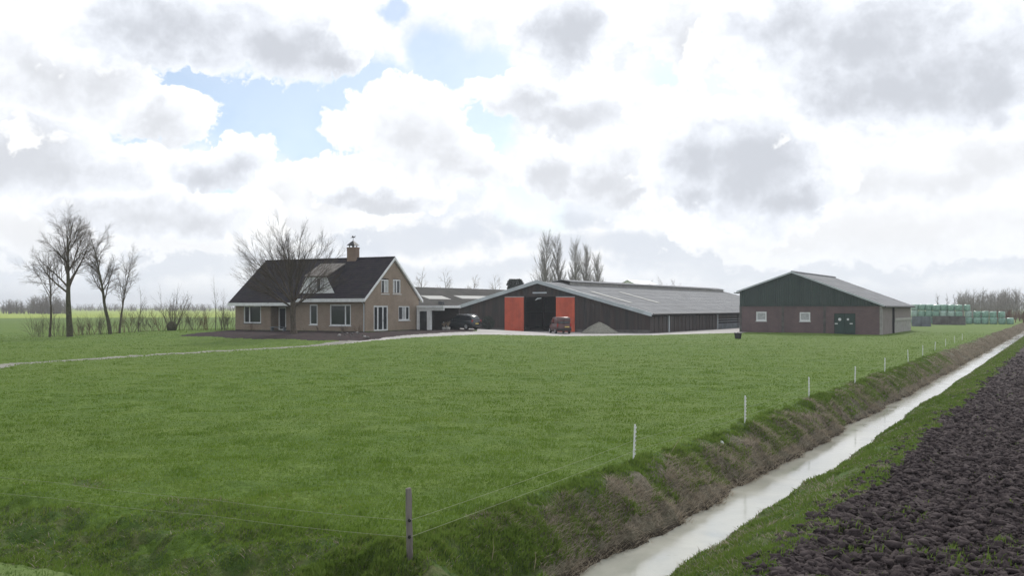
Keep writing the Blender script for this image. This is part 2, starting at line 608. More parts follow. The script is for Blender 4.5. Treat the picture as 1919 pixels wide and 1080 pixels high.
M["old_concrete"] = mat("dark_old_concrete", (0.10, 0.095, 0.09), 0.9, 0.35, 1.2, bump=0.3)
M["blue_concrete"] = mat("bluish_concrete", (0.13, 0.15, 0.165), 0.85, 0.25, 1.2)
M["fibre"] = corrugated_mat("fibre_cement_sheet", (0.27, 0.275, 0.285), (0.22, 0.225, 0.235), 0.18, 1, 0.9, spec=0.08)
M["fibre_old"] = corrugated_mat("old_fibre_cement_sheet", (0.088, 0.082, 0.078), (0.062, 0.060, 0.058), 0.18, 1, 0.95, spec=0.05)
M["skylight"] = mat("milky_rooflight", (0.42, 0.42, 0.40), 0.8, 0.05, 2.0, spec=0.1)
M["skylight_dull"] = mat("dull_rooflight", (0.33, 0.34, 0.34), 0.8, 0.1, 2.0, spec=0.1)
M["green_door"] = mat("green_door_paint", (0.018, 0.046, 0.038), 0.5, 0.2, 1.5)
M["steel"] = mat("galvanised_steel", (0.42, 0.43, 0.44), 0.4, 0.1, 3.0, metal=0.6)
M["bark"] = mat("grey_brown_bark", (0.085, 0.070, 0.052), 0.9, 0.3, 6.0, bump=0.6, bscale=18.0, spec=0.15)
M["moss_bark"] = mat("green_tinged_bark", (0.070, 0.068, 0.040), 0.9, 0.3, 5.0, bump=0.6, bscale=18.0, spec=0.15)
M["twig"] = mat("twigs", (0.105, 0.084, 0.062), 0.9, 0.25, 2.0, spec=0.15)
M["pale_twig"] = mat("pale_twigs", (0.21, 0.17, 0.125), 0.9, 0.25, 2.0, spec=0.15)
M["dark_twig"] = mat("dark_fine_twigs", (0.080, 0.064, 0.048), 0.9, 0.25, 2.0, spec=0.1)
M["haze_paled_twig"] = mat("haze_paled_twigs", (0.27, 0.25, 0.225), 0.9, 0.2, 1.0, spec=0.1)  # poplar twigs paled: backlight and haze are put into the colour
M["russet_twig"] = mat("russet_twigs", (0.14, 0.075, 0.048), 0.9, 0.3, 2.0, spec=0.15)
M["tyre"] = mat("tyre_rubber", (0.015, 0.015, 0.015), 0.8)
M["rim"] = mat("alloy_rim", (0.45, 0.46, 0.47), 0.35, metal=0.7)
M["car"] = mat("dark_car_paint", (0.020, 0.026, 0.030), 0.25, 0.05, spec=0.6)
M["van"] = mat("dull_red_van_paint", (0.085, 0.034, 0.032), 0.4, 0.08, spec=0.5)
M["trim"] = mat("black_plastic", (0.018, 0.018, 0.019), 0.6)
M["lamp_red"] = mat("red_lamp_glass", (0.30, 0.02, 0.02), 0.2)
M["lamp_clear"] = mat("clear_lamp_glass", (0.65, 0.66, 0.66), 0.15)
M["plate"] = mat("pale_yellow_plate", (0.60, 0.47, 0.12), 0.5)
M["gravel"] = mat("grey_gravel", (0.20, 0.195, 0.165), 0.95, 0.4, 7.0, bump=1.0, bscale=12.0)
M["bale"] = mat("green_bale_wrap", (0.21, 0.36, 0.29), 0.35, 0.25, 3.0, bump=0.4, bscale=6.0, spec=0.5)
M["bale_pale"] = mat("pale_green_bale_wrap", (0.34, 0.46, 0.41), 0.35, 0.2, 3.0, bump=0.4, bscale=6.0, spec=0.5)
M["wood_post"] = mat("weathered_post_wood", (0.24, 0.215, 0.20), 0.9, col2=(0.12, 0.105, 0.10), scale=7.0, stretch=(1, 1, 0.12), bump=0.7, bscale=30.0)
M["plastic_white"] = mat("white_plastic", (0.74, 0.75, 0.76), 0.5, 0.05, 6.0)
M["rope"] = mat("pale_fence_rope", (0.22, 0.25, 0.14), 0.7, 0.15, 20.0)
M["evergreen"] = mat("evergreen_leaf", (0.030, 0.042, 0.032), 0.8, 0.35, 3.0)
M["stone"] = mat("pale_stone", (0.38, 0.37, 0.35), 0.85, 0.2, 6.0)
M["straw"] = mat("dry_reed_stalk", (0.42, 0.36, 0.24), 0.85, 0.2, 5.0)

streak(M["fibre"], 0.55, (0.13, 0.13, 0.12))
streak(M["fibre_old"], 0.6, (0.045, 0.05, 0.035))
streak(M["barn_board"], 0.7, (0.075, 0.060, 0.052), (2.2, 2.2, 0.10), 1.3)
streak(M["barn_side"], 0.7, (0.030, 0.028, 0.028), (2.4, 2.4, 0.10), 1.6)
streak(M["red"], 0.35, (0.36, 0.075, 0.050), (1.4, 1.4, 0.12), 1.6)
streak(M["green_clad"], 0.5, (0.045, 0.066, 0.060), (1.6, 1.6, 0.12), 1.0)
streak(M["shed_brick"], 0.5, (0.085, 0.065, 0.066), (1.0, 1.0, 0.25), 0.9)
streak(M["house_brick"], 0.35, (0.21, 0.145, 0.10), (1.0, 1.0, 0.5), 0.8)
streak(M["white"], 0.35, (0.52, 0.53, 0.52), (1.5, 1.5, 0.4), 1.2)
streak(M["fascia"], 0.4, (0.32, 0.35, 0.36), (1.0, 1.0, 1.0), 0.7)
streak(M["tile"], 0.5, (0.036, 0.034, 0.026), (0.7, 0.7, 0.4), 1.2)

# ------------------------------------------------------------------ the lie of the land
DV = Vector((0.61, 1.0, 0)).normalized()          # direction of the ditch (and of the barns)
AV = Vector((-DV.y, DV.x, 0))                     # across it, to the left


def np_noise(x, y, seed, octaves=4, rough=0.5):
    """value noise on numpy arrays, 0..1"""
    out = np.zeros_like(x); amp = 1.0; tot = 0.0
    for o in range(octaves):
        xi, yi = np.floor(x).astype(np.int64), np.floor(y).astype(np.int64)
        fx, fy = x - xi, y - yi
        fx = fx * fx * (3 - 2 * fx); fy = fy * fy * (3 - 2 * fy)

        def h(a, b):
            n = (a * 374761393 + b * 668265263 + (seed + o) * 982451653) & 0x7fffffff
            n = ((n ^ (n >> 13)) * 1274126177) & 0x7fffffff
            return ((n ^ (n >> 16)) & 0xffff) / 65535.0
        v = (h(xi, yi) * (1 - fx) + h(xi + 1, yi) * fx) * (1 - fy) + (h(xi, yi + 1) * (1 - fx) + h(xi + 1, yi + 1) * fx) * fy
        out += v * amp; tot += amp
        amp *= rough; x = x * 2.03 + 11.7; y = y * 2.03 + 5.3
    return out / tot


def sstep(a, b, x):
    t = np.clip((x - a) / (b - a), 0, 1)
    return t * t * (3 - 2 * t)


def seg_dist(x, y, pts):
    d = np.full_like(x, 1e9)
    for (ax, ay), (bx, by) in zip(pts, pts[1:]):
        vx, vy = bx - ax, by - ay
        t = np.clip(((x - ax) * vx + (y - ay) * vy) / (vx * vx + vy * vy), 0, 1)
        d = np.minimum(d, np.hypot(x - ax - t * vx, y - ay - t * vy))
    return d


def poly_in(x, y, pts):
    r = np.zeros(x.shape, dtype=bool)
    for (ax, ay), (bx, by) in zip(pts, pts[1:] + pts[:1]):
        c = ((ay > y) != (by > y)) & (x < (bx - ax) * (y - ay) / (by - ay + 1e-12) + ax)
        r ^= c
    return r


def ditch_o(x, y): return (x - 0.61 * y) / 1.171
def road_q(x, y): return (0.5 * x + y) / 1.118


HOUSE_O = Vector((-14.56, 90.0, 0.6))
HOUSE_X = (0.897, -0.441)
HMID = (-20.0, 98.0)


def height(x, y, detail=True):
    x = np.asarray(x, dtype=np.float64); y = np.asarray(y, dtype=np.float64)
    o, q = ditch_o(x, y), road_q(x, y)
    r = np.hypot(x, y)
    wob = (np_noise(x * 0.5, y * 0.5, 3, 3) - 0.5) * 0.5 * sstep(120, 20, r)
    ow = o + wob
    # ditch: steep field bank, bed under water, gentler bank to the plough land
    d = np.interp(ow, [-7.35, -6.9, -6.35, -5.95, -5.6, -5.1, -4.75, -4.45, -3.7, -2.9], [0, -0.10, -0.50, -0.93, -1.3, -1.3, -0.88, -0.62, -0.22, 0])
    # hollow beside the road, road verge above it
    hollow = np.interp(q, [0, 5.2, 5.75, 6.6, 7.6, 8.2, 8.9, 9.6], [0.62, 0.62, 0.52, 0.05, -0.42, -0.30, -0.02, 0])
    keep = sstep(8.7, 10.3, q)
    z = hollow + d * keep
    # the farm stands on slightly raised ground
    hd = np.hypot((x - HMID[0]) / 17.0, (y - HMID[1]) / 15.0)
    z = z + 0.6 * sstep(1.75, 0.85, hd)
    yard = sstep(86, 97, y - 0.12 * x) * sstep(-22, -4, x) * sstep(37.5, 33, x - 0.61 * (y - 100))
    z = z + np.maximum(0.1 * yard - np.maximum(z, 0), 0) * (o < -8.5)
    if detail:
        near = sstep(60, 8, r)
        rough = sstep(10.6, 8.7, q) * sstep(5.4, 6.2, q)
        bank = sstep(-7.6, -7.0, ow) * sstep(-5.85, -6.2, ow)
        right = sstep(-4.6, -4.2, ow) * sstep(-2.5, -3.2, ow)
        soil = sstep(-3.1, -2.5, ow) * sstep(10.3, 11.4, q)
        lump = np_noise(x * 2.1, y * 2.1, 21, 4, 0.55) - 0.5
        z = z + lump * (0.44 * rough + 0.32 * bank + 0.16 * right) * sstep(90, 25, r)
        z = z + (np_noise(x * 0.9, y * 1.1, 31, 4, 0.55) - 0.5) * 0.17 * (1 - soil) * sstep(140, 20, r)
        edge_ = sstep(-6.7, -6.2, ow) * sstep(-4.2, -4.6, ow)
        z = z + edge_ * (np_noise(x * 5.0, y * 5.0, 91, 3, 0.6) - 0.5) * 0.22 * sstep(90, 15, r)
        clod = np.abs(np_noise(x * 4.3, y * 4.3, 41, 4, 0.65) - 0.5) * 2
        clod2 = np_noise(x * 1.2, y * 1.2, 43, 3, 0.5) - 0.5
        clod3 = np_noise(x * 9.0, y * 9.0, 47, 3, 0.6) - 0.5
        z = z + soil * (clod * 0.10 - 0.04 + clod2 * 0.07 + 0.04 * np.sin(o * 15.0 + clod2 * 3.5) + clod3 * 0.15 * sstep(40, 15, r)) * sstep(160, 25, r)
    return z


def zof(x, y):
    return float(height(np.array([x]), np.array([y]))[0])


def ground_hit(px, py):
    """where the line of sight through a pixel first meets the land"""
    r = ray(px, py)
    ds = np.linspace(6, 260, 12000)
    zz = height(r.x * ds, ds)
    k = int(np.argmax(CAM_H + r.z * ds <= zz))
    return Vector((r.x * ds[k], ds[k], zz[k]))


# driveway, farmyard, garden bed outlines in plan
def gp(px, py, z=0.0):
    p = on_ground(px, py, z)
    return (p.x, p.y)


DRIVE = [(-45.0, 10.0), gp(-160, 715), gp(0, 682.5), gp(300, 663, 0.02), gp(560, 648, 0.05), gp(690, 638.5, 0.1)]
YARD = [gp(640, 643.0, .08), gp(760, 638.0, .1), gp(900, 633.0, 0.1), gp(1080, 630.5, .05), gp(1230, 629, .05), gp(1392, 625.5, .0)]
YARD += [(52.0, 165.0), (-10.0, 165.0), (-10.0, 112.0), (-6.5, 101.0), gp(893, 626.5, .12), gp(893, 629.3, .12), gp(800, 633.0, .15), gp(690, 638.2, .15)]
BED = [gp(335, 636.5, .1), gp(470, 637.5, .2), gp(600, 638.5, .2), gp(690, 638.5, .15), gp(800, 633.2, .15), gp(891, 629.5, .12), gp(891, 626, .12), (-8.0, 104.0), (-14.0, 89.5), (-30, 97.0), gp(395, 628, .3)]


def soil_edge(x, y):
    return ditch_o(x, y) + (np_noise(x * 1.3, y * 1.3, 51, 4, 0.65) - 0.5) * 0.9


def zones(x, y):
    """0 pasture 1 ditch bank 2 ploughed field 3 road verge 4 driveway 5 farmyard 6 garden bed 7 far grass painted sunlit"""
    o, q, r = ditch_o(x, y), road_q(x, y), np.hypot(x, y)
    n = (np_noise(x * 0.7, y * 0.7, 61, 4, 0.6) - 0.5)
    zn = np.zeros(x.shape, dtype=np.int32)
    front = y > 0
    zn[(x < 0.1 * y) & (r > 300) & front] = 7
    zn[(o + n * 0.35 > -7.3) & (o + n * 0.3 < -2.0) & front] = 1
    zn[(q > 5.75) & (q + n * 4.5 < 9.6)] = 1
    zn[(soil_edge(x, y) > -2.8) & (q + n * 3.4 > 10.6) & (r < 420) & (x > 0) & (o < 90)] = 2
    zn[q < 5.75] = 3
    zn[(seg_dist(x, y, DRIVE) + n * 0.35 < 0.95) & (q > 5.75)] = 4
    zn[poly_in(x, y, YARD)] = 5
    zn[poly_in(x + n * 1.2, y + n * 1.2, BED)] = 6
    return zn


def build_ground():
    a_f = np.radians(np.arange(-39, 39.01, 0.13))
    ang = np.concatenate([a_f, np.radians(np.arange(39.6, 60, 0.8)), np.radians(np.arange(60, 300, 4.0)), np.radians(np.arange(300, 320.7, 0.8))])
    rad = [0.4]
    while rad[-1] < 6.5: rad.append(rad[-1] * 1.12)
    while rad[-1] < 42: rad.append(rad[-1] * 1.009)
    while rad[-1] < 108: rad.append(rad[-1] * 1.0048)
    while rad[-1] < 150: rad.append(rad[-1] * 1.012)
    while rad[-1] < 9000: rad.append(rad[-1] * 1.05)
    rad = np.array(rad)
    A, R = np.meshgrid(ang, rad)
    X, Y = R * np.sin(A), R * np.cos(A)
    Z = height(X, Y)
    # a little kerb of turf beside the driveway
    dd = seg_dist(X, Y, DRIVE)
    Z = Z - 0.07 * sstep(1.5, 0.9, dd) * (road_q(X, Y) > 5.75)
    na, nr = len(ang), len(rad)
    V = np.stack([X, Y, Z], -1).reshape(-1, 3)
    V = np.vstack([V, [[0, 0, float(height(np.array([0.]), np.array([0.]))[0])]]])
    i, j = np.meshgrid(np.arange(nr - 1), np.arange(na), indexing="ij")
    j2 = (j + 1) % na
    Fq = np.stack([i * na + j, i * na + j2, (i + 1) * na + j2, (i + 1) * na + j], -1).reshape(-1, 4)
    Fq = Fq[:, ::-1]
    c = V[Fq].mean(1)
    zn = zones(c[:, 0], c[:, 1])
    names = ["pasture", "ditch_bank", "ploughed_field", "road_verge", "driveway", "farmyard", "garden_bed", "far_sunlit_grass"]
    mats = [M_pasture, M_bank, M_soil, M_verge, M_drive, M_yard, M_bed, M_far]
    for k in range(8):
        fk = Fq[zn == k]
        if k == 3:   # close the middle under the camera
            mid = len(V) - 1
            tri = np.stack([np.arange(na), (np.arange(na) + 1) % na, np.full(na, mid), np.full(na, mid)], -1)
        used, inv = np.unique(fk, return_inverse=True)
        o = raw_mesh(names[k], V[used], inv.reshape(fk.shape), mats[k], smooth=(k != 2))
        o["kind"] = "structure"


M_pasture = grass_ground("pasture_turf", (0.095, 0.165, 0.030), (0.140, 0.212, 0.040), (0.150, 0.208, 0.048), 0.8, bump=1.0)
M_bank = grass_ground("bank_turf", (0.080, 0.140, 0.034), (0.125, 0.135, 0.058), (0.085, 0.150, 0.036), 2.4, bump=1.0)
def add_litter(m):
    """dead reed litter lies along the water, bare mud at its very edge"""
    N = Net(m.node_tree)
    b = N.n["Principled BSDF"]
    old = b.inputs["Base Color"].links[0].from_socket
    pos = N.node("ShaderNodeTexCoord").outputs["Object"]
    o = N.m("DIVIDE", N.v("DOT_PRODUCT", pos, (1.0, -0.61, 0.0)), 1.171)
    n = N.m("SUBTRACT", N.noise(pos, 0.9, 6.0, 0.65).outputs[0], 0.5)
    oo = N.m("MULTIPLY_ADD", n, 1.6, o)
    far_side = N.m("LESS_THAN", o, -5.2)
    q = N.m("DIVIDE", N.v("DOT_PRODUCT", pos, (0.5, 1.0, 0.0)), 1.118)
    f = N.m("MULTIPLY", N.m("MULTIPLY", N.smooth(oo, -7.25, -6.6), far_side), N.smooth(N.m("MULTIPLY_ADD", n, 3.0, q), 10.4, 12.4))
    lit = N.mix(N.smooth(N.noise(pos, 14.0, 5.0, 0.7).outputs[0], 0.35, 0.65), (0.215, 0.190, 0.150), (0.115, 0.100, 0.078))
    c = N.mix(N.m("MULTIPLY", f, 0.9), old, lit)
    sz = N.node("ShaderNodeSeparateXYZ"); N.l.new(pos, sz.inputs[0])
    wet = N.smooth(N.m("ADD", sz.outputs[2], N.m("MULTIPLY", n, 0.1)), -0.74, -0.86)
    c = N.mix(wet, c, (0.045, 0.036, 0.028))
    N.l.new(c, b.inputs["Base Color"])


add_litter(M_bank)
M_verge = grass_ground("verge_turf", (0.12, 0.18, 0.050), (0.15, 0.20, 0.065), (0.13, 0.19, 0.05), 1.6)
M_far = grass_ground("far_sunlit_turf", (0.30, 0.38, 0.06), (0.27, 0.35, 0.06), (0.33, 0.40, 0.08), 0.1)  # sun patch on the far grass, painted in as brighter yellow-green
M_soil = mat("dark_clay_soil", (0.082, 0.067, 0.066), 0.95, col2=(0.038, 0.030, 0.032), scale=3.5, bump=1.0, bscale=14.0, spec=0.06, detail=8.0)
M_drive = mat("driveway_concrete", (0.20, 0.195, 0.165), 0.9, 0.2, 1.0, bump=0.3, bscale=20)
M_yard = mat("yard_concrete", (0.36, 0.345, 0.33), 0.85, 0.18, 0.4, bump=0.2, bscale=10)
M_bed = mat("garden_earth", (0.042, 0.026, 0.026), 0.95, col2=(0.018, 0.013, 0.014), scale=1.6, bump=1.0, bscale=6.0, spec=0.1)
build_ground()


# water in the ditch: still, milky, with a thin film on it
def build_water():
    m = bpy.data.materials.new("ditch_water")
    m.use_nodes = True
    N = Net(m.node_tree)
    b = N.n["Principled BSDF"]
    tc = N.node("ShaderNodeTexCoord").outputs["Object"]
    n1 = N.noise(tc, 0.45, 6.0, 0.6, 0.6)
    film = N.smooth(n1.outputs[0], 0.36, 0.60)
    scum = N.smooth(N.noise(N.v("MULTIPLY", tc, (1.0, 1.0, 1.0)), 3.0, 6.0, 0.7).outputs[0], 0.60, 0.72)
    c = N.mix(film, (0.32, 0.325, 0.285), (0.40, 0.40, 0.35))
    c = N.mix(N.m("MULTIPLY", scum, 0.35), c, (0.24, 0.24, 0.19))
    N.l.new(c, b.inputs["Base Color"])
    flecks = N.smooth(N.noise(N.v("MULTIPLY", tc, (1.0, 2.4, 1.0)), 5.5, 5.0, 0.75).outputs[0], 0.66, 0.70)
    c = N.mix(N.m("MULTIPLY", flecks, 0.6), c, (0.10, 0.095, 0.07))
    N.l.new(c, b.inputs["Base Color"])
    N.l.new(N.m("MULTIPLY_ADD", film, 0.10, 0.03), b.inputs["Roughness"])
    b.inputs["Specular IOR Level"].default_value = 0.6
    bp = N.node("ShaderNodeBump"); bp.inputs["Strength"].default_value = 0.06; bp.inputs["Distance"].default_value = 0.02
    N.l.new(N.noise(tc, 5.0, 3.0, 0.5).outputs[0], bp.inputs["Height"]); N.l.new(bp.outputs[0], b.inputs["Normal"])
    v, f = [], []
    ys = np.concatenate([np.arange(9.0, 60, 1.5), np.arange(60, 330, 6)])
    for y in ys:
        for o in (-6.6, -4.3):
            # point with given ditch offset at distance y along
            v.append((0.61 * y + o * 1.171, y, -0.9))
    for i in range(len(ys) - 1):
        f.append((2 * i, 2 * i + 1, 2 * i + 3, 2 * i + 2))
    w = raw_mesh("water", v, f, m)
    w["kind"] = "structure"


build_water()

# ------------------------------------------------------------------ windows and doors shared by the buildings
def wall_with_holes(mb, axis, at0, thick, u0, u1, z0, z1, holes):
    """a wall slab split into boxes round rectangular holes. axis 'x': wall lies along x at y=at0; 'y': along y at x=at0"""
    us = sorted({u0, u1, *[h[0] for h in holes], *[h[1] for h in holes]})
    for a, b in zip(us, us[1:]):
        if b - a < 1e-5: continue
        mid = (a + b) / 2
        cuts = sorted([(h[2], h[3]) for h in holes if h[0] < mid < h[1]])
        zz = z0
        for c0, c1 in cuts + [(z1, z1)]:
            if c0 > zz + 1e-5:
                if axis == "x": mb.box(a, b, at0, at0 + thick, zz, c0)
                else: mb.box(at0 - thick, at0, a, b, zz, c0)
            zz = max(zz, c1)


def rect(f, plane, px0, py0, px1, py1, off=0.0):
    fn = f.front if plane == "x" else f.side
    a, b = fn(px0, py1, off), fn(px1, py0, off)
    return (a.x, b.x, a.z, b.z) if plane == "x" else (a.y, b.y, a.z, b.z)


def window(parent, plane, hole, mull=(), trans=(), at0=0.0, depth=0.10, fw=0.125, name="window", pane_mat=None, sill=True, frame_mat=None, curtains=()):
    """frame with mullions; panes, sill and curtains are its own pieces"""
    u0, u1, z0, z1 = hole
    fm = frame_mat or M["white"]
    s = 1 if plane == "x" else -1          # inward direction

    def bx(mb, a, b, d0, d1, c, d):
        if plane == "x": mb.box(a, b, at0 + d0, at0 + d1, c, d)
        else: mb.box(at0 - d1, at0 - d0, a, b, c, d)
    e = 0.004
    mb = MB()
    bx(mb, u0 + e, u0 + fw, depth - 0.06, depth + 0.05, z0 + e, z1 - e)
    bx(mb, u1 - fw, u1 - e, depth - 0.06, depth + 0.05, z0 + e, z1 - e)
    bx(mb, u0 + fw, u1 - fw, depth - 0.06, depth + 0.05, z1 - fw, z1 - e)
    bx(mb, u0 + fw, u1 - fw, depth - 0.06, depth + 0.05, z0 + e, z0 + fw)
    for x in mull: bx(mb, x - fw * 0.55, x + fw * 0.55, depth - 0.05, depth + 0.045, z0 + fw, z1 - fw)
    for z in trans: bx(mb, u0 + fw, u1 - fw, depth - 0.045, depth + 0.04, z - 0.04, z + 0.04)
    fr = mb.build(name, fm, parent)
    xs = [u0 + fw] + [x for x in mull] + [u1 - fw]
    for a, b in zip(xs, xs[1:]):
        p = MB()
        bx(p, a + 0.02, b - 0.02, depth - 0.012, depth + 0.008, z0 + fw * 0.8, z1 - fw * 0.8)
        p.build("pane", pane_mat or M["glass"], fr)
    if sill:
        p = MB()
        bx(p, u0 - 0.06, u1 + 0.06, -0.06, depth - 0.065, z0 - 0.07, z0)
        p.build("sill", M["lead"] if sill == "dark" else fm, fr)
    for (a, b) in curtains:
        p = MB()
        n = 7
        for k in range(n):
            x0, x1 = a + (b - a) * k / n, a + (b - a) * (k + 1) / n
            bx(p, x0, x1, depth - 0.022 - 0.006 * (k % 2), depth - 0.013, z0 + fw, z1 - fw)
        p.build("curtain", M["curtain"], fr)
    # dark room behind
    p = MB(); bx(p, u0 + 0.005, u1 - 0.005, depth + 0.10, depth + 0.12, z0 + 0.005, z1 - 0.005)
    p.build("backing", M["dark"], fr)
    return fr


# ------------------------------------------------------------------ farmhouse
def farmhouse():
    f = Frame(HOUSE_O, HOUSE_X)
    t = thing("farmhouse", f.o, f.rot, "yellow brick farmhouse with a dark tiled roof, white dormer and brick chimney", "house")
    D = 9.93
    apex = f.side(738, 483)                    # gable plane x=0
    zr, yr = apex.z, D / 2
    ze = f.front(690, 559).z                   # eave of the right hand part
    slope = (zr - ze) / (yr + 0.3)
    zat = lambda y: ze + (y + 0.3) * slope if y < yr else zr - (y - yr) * slope
    L = -f.front(441, 600).x                   # facade length
    x_step = f.front(556, 600).x               # where the roof steps down
    zl = f.front(480, 567.5, -0.95).z          # lower eave of the left part
    yl = (zl - ze) / slope - 0.3
    zb = -0.25

    # --- walls with real openings
    w_left = rect(f, "x", 456.5, 573, 489, 606)
    w_tall = rect(f, "x", 580, 571, 595, 609)
    w_big = rect(f, "x", 618, 571, 657.5, 610.6)
    d_fr = rect(f, "y", 700.5, 573, 727.5, 619.5); d_fr = (d_fr[0], d_fr[1], 0.02, d_fr[3])
    w_g = rect(f, "y", 747, 574, 768, 601)
    w_u1 = rect(f, "y", 714.5, 524.5, 728.5, 551)
    w_u2 = rect(f, "y", 736.5, 524.5, 751, 551)
    px0, px1 = f.front(507, 600).x, f.front(553, 600).x     # porch recess
    rec = 1.1
    mb = MB()
    wall_with_holes(mb, "x", 0.0, 0.3, -L, px0, zb + 0.3, zl + 0.35, [w_left])
    mb.build("wall", M["house_brick"], t)
    mb = MB()
    wall_with_holes(mb, "x", 0.0, 0.3, px1, 0.0, zb + 0.3, zat(0.0) - 0.12, [w_tall, w_big])
    mb.build("wall", M["house_brick"], t)
    mb = MB()      # porch back and cheeks
    door = rect(f, "x", 521.5, 576, 536, 617, rec); door = (door[0], door[1], 0.02, door[3])
    wall_with_holes(mb, "x", rec, 0.25, px0, px1, zb + 0.3, zl + 0.6, [door])
    mb.box(px0 - 0.3, px0 - 0.003, 0.303, rec + 0.25, zb + 0.3, zl + 0.3)
    mb.box(px1 + 0.003, px1 + 0.3, 0.303, rec + 0.25, zb + 0.3, zl + 0.6)
    mb.build("porch_wall", M["house_brick"], t)
    # gable to the right
    mb = MB()
    wall_with_holes(mb, "y", 0.0, 0.3, 0.303, D, zb + 0.3, ze - 0.0, [d_fr, w_g])
    k = 14
    zs = [ze + (zr - 0.15 - ze) * i / k for i in range(k + 1)]
    for a, b in zip(zs, zs[1:]):
        za = (a + b) / 2
        y0 = 0.0 + (a - ze) / slope; y1 = D - (a - ze) / slope
        y0b = 0.0 + (b - ze) / slope; y1b = D - (b - ze) / slope
        hs = [h for h in (w_u1, w_u2) if h[2] < za < h[3]]
        cuts = [y0] + [v for h in hs for v in (h[0], h[1])] + [y1]
        cutsb = [y0b] + [v for h in hs for v in (h[0], h[1])] + [y1b]
        for i in range(0, len(cuts), 2):
            mb.hexa([(-0.3, cuts[i], a), (0, cuts[i], a), (0, cuts[i + 1], a), (-0.3, cuts[i + 1], a)],
                    [(-0.3, cutsb[i], b), (0, cutsb[i], b), (0, cutsb[i + 1], b), (-0.3, cutsb[i + 1], b)])
    mb.build("gable_wall", M["house_brick"], t)
    mb = MB()      # far gable and rear
    mb.prism([(-L, 0.303, zb), (-L, D, zb), (-L, D, ze), (-L, yr, zr - 0.2), (-L, 0.303, zl + 0.3)], (0.3, 0, 0))
    mb.box(-L + 0.303, -0.303, D - 0.3, D, zb, ze)
    mb.build("rear_wall", M["house_brick"], t)
    mb = MB()
    mb.box(-L, 0.012, -0.012, 0.29, zb, zb + 0.295); mb.box(-0.29, 0.012, 0.295, D + 0.012, zb, zb + 0.295)
    mb.build("plinth", M["plinth"], t)
    mb = MB(); mb.box(-L + 0.31, -0.31, rec + 0.3, D - 0.31, zb + 0.3, zb + 0.36)
    mb.build("floor", M["dark"], t)

    # --- windows and doors
    mull = f.front(467, 590).x
    window(t, "x", w_left, [mull], sill="dark")
    window(t, "x", w_tall, [], sill=True)
    mull = f.front(646.7, 590).x
    window(t, "x", w_big, [mull], sill=True)
    mg = f.side(761, 590).y
    ww = window(t, "y", w_g, [mg], sill=True, curtains=[(w_g[0] + (w_g[1] - w_g[0]) * 0.36, w_g[0] + (w_g[1] - w_g[0]) * 0.62)])
    for h in (w_u1, w_u2):
        mid = (h[0] + h[1]) / 2
        window(t, "y", h, [mid], sill=True, curtains=[(h[0] + 0.1, mid - 0.25)] if h is w_u2 else [(mid + 0.05, h[1] - 0.1)])
    # front door: white frame and glass leaf
    fr = window(t, "x", door, [], at0=rec, name="front_door", sill=False, fw=0.13)
    fr = window(t, "y", d_fr, [f.side(709, 590).y, f.side(718.5, 590).y], name="french_door", sill=False, fw=0.16)
    h = MB(); hy = f.side(718.5, 590).y
    h.box(-0.03, 0.02, hy - 0.06, hy - 0.02, 1.0, 1.16)
    h.build("handle", M["steel"], fr)

    # --- roof: tile courses laid as overlapping steps
    def courses(mb, x0, x1, ylow, yhigh, back=False):
        n = max(2, int((yhigh - ylow) / 0.27))
        for i in range(n):
            a, b = ylow + (yhigh - ylow) * i / n, ylow + (yhigh - ylow) * (i + 1) / n
            za, zb_ = ze + (a + 0.3) * slope, ze + (b + 0.3) * slope
            if back: a, b = D - a, D - b
            mb.hexa([(x0, a, za - 0.05), (x1, a, za - 0.05), (x1, b, zb_ - 0.10), (x0, b, zb_ - 0.10)],
                    [(x0, a, za + 0.045), (x1, a, za + 0.045), (x1, b, zb_ + 0.005), (x0, b, zb_ + 0.005)])
    ov = 0.22
    ovr = 0.22
    mb = MB()
    courses(mb, x_step, ovr, -0.45, yr)
    courses(mb, -L - ov, x_step - 0.002, yl, yr)
    courses(mb, -L - ov, ovr, -0.45, yr, back=True)
    roof = mb.build("roof", M["tile"], t)
    mb = MB()
    x = -L - ov
    while x < ovr - 0.05:
        x2 = min(x + 0.4, ovr)
        mb.tube([(x, yr, zr + 0.0), (x2 - 0.02, yr, zr + 0.0)], 0.13, 8)
        x = x2
    mb.build("ridge", M["tile"], roof)

    # --- white fascias, gutters, bargeboards
    mb = MB(); mb.box(x_step - 0.05, ovr, -0.60, -0.46, ze - 0.38, ze - 0.04)
    mb.build("fascia", M["white"], t)
    mb = MB(); mb.box(x_step + 0.1, 0.0, -0.455, 0.0, ze - 0.36, ze - 0.30)
    mb.build("soffit", M["white"], t)
    zle = ze + (yl + 0.3) * slope
    mb = MB(); mb.box(-L - ov, x_step - 0.06, yl - 0.14, yl - 0.005, zle - 0.34, zle - 0.02)
    mb.build("fascia", M["white"], t)
    mb = MB(); mb.box(-L, x_step - 0.06, yl, 0.0, zle - 0.32, zle - 0.27)
    mb.build("soffit", M["white"], t)
    mb = MB()      # sloping white end where the roof steps
    mb.prism([(x_step - 0.055, yl - 0.1, zle - 0.3), (x_step - 0.055, -0.46, ze - 0.36), (x_step - 0.055, -0.46, ze - 0.1), (x_step - 0.055, yl - 0.1, zle - 0.02)], (0.12, 0, 0))
    mb.build("roof_step_board", M["white"], t)
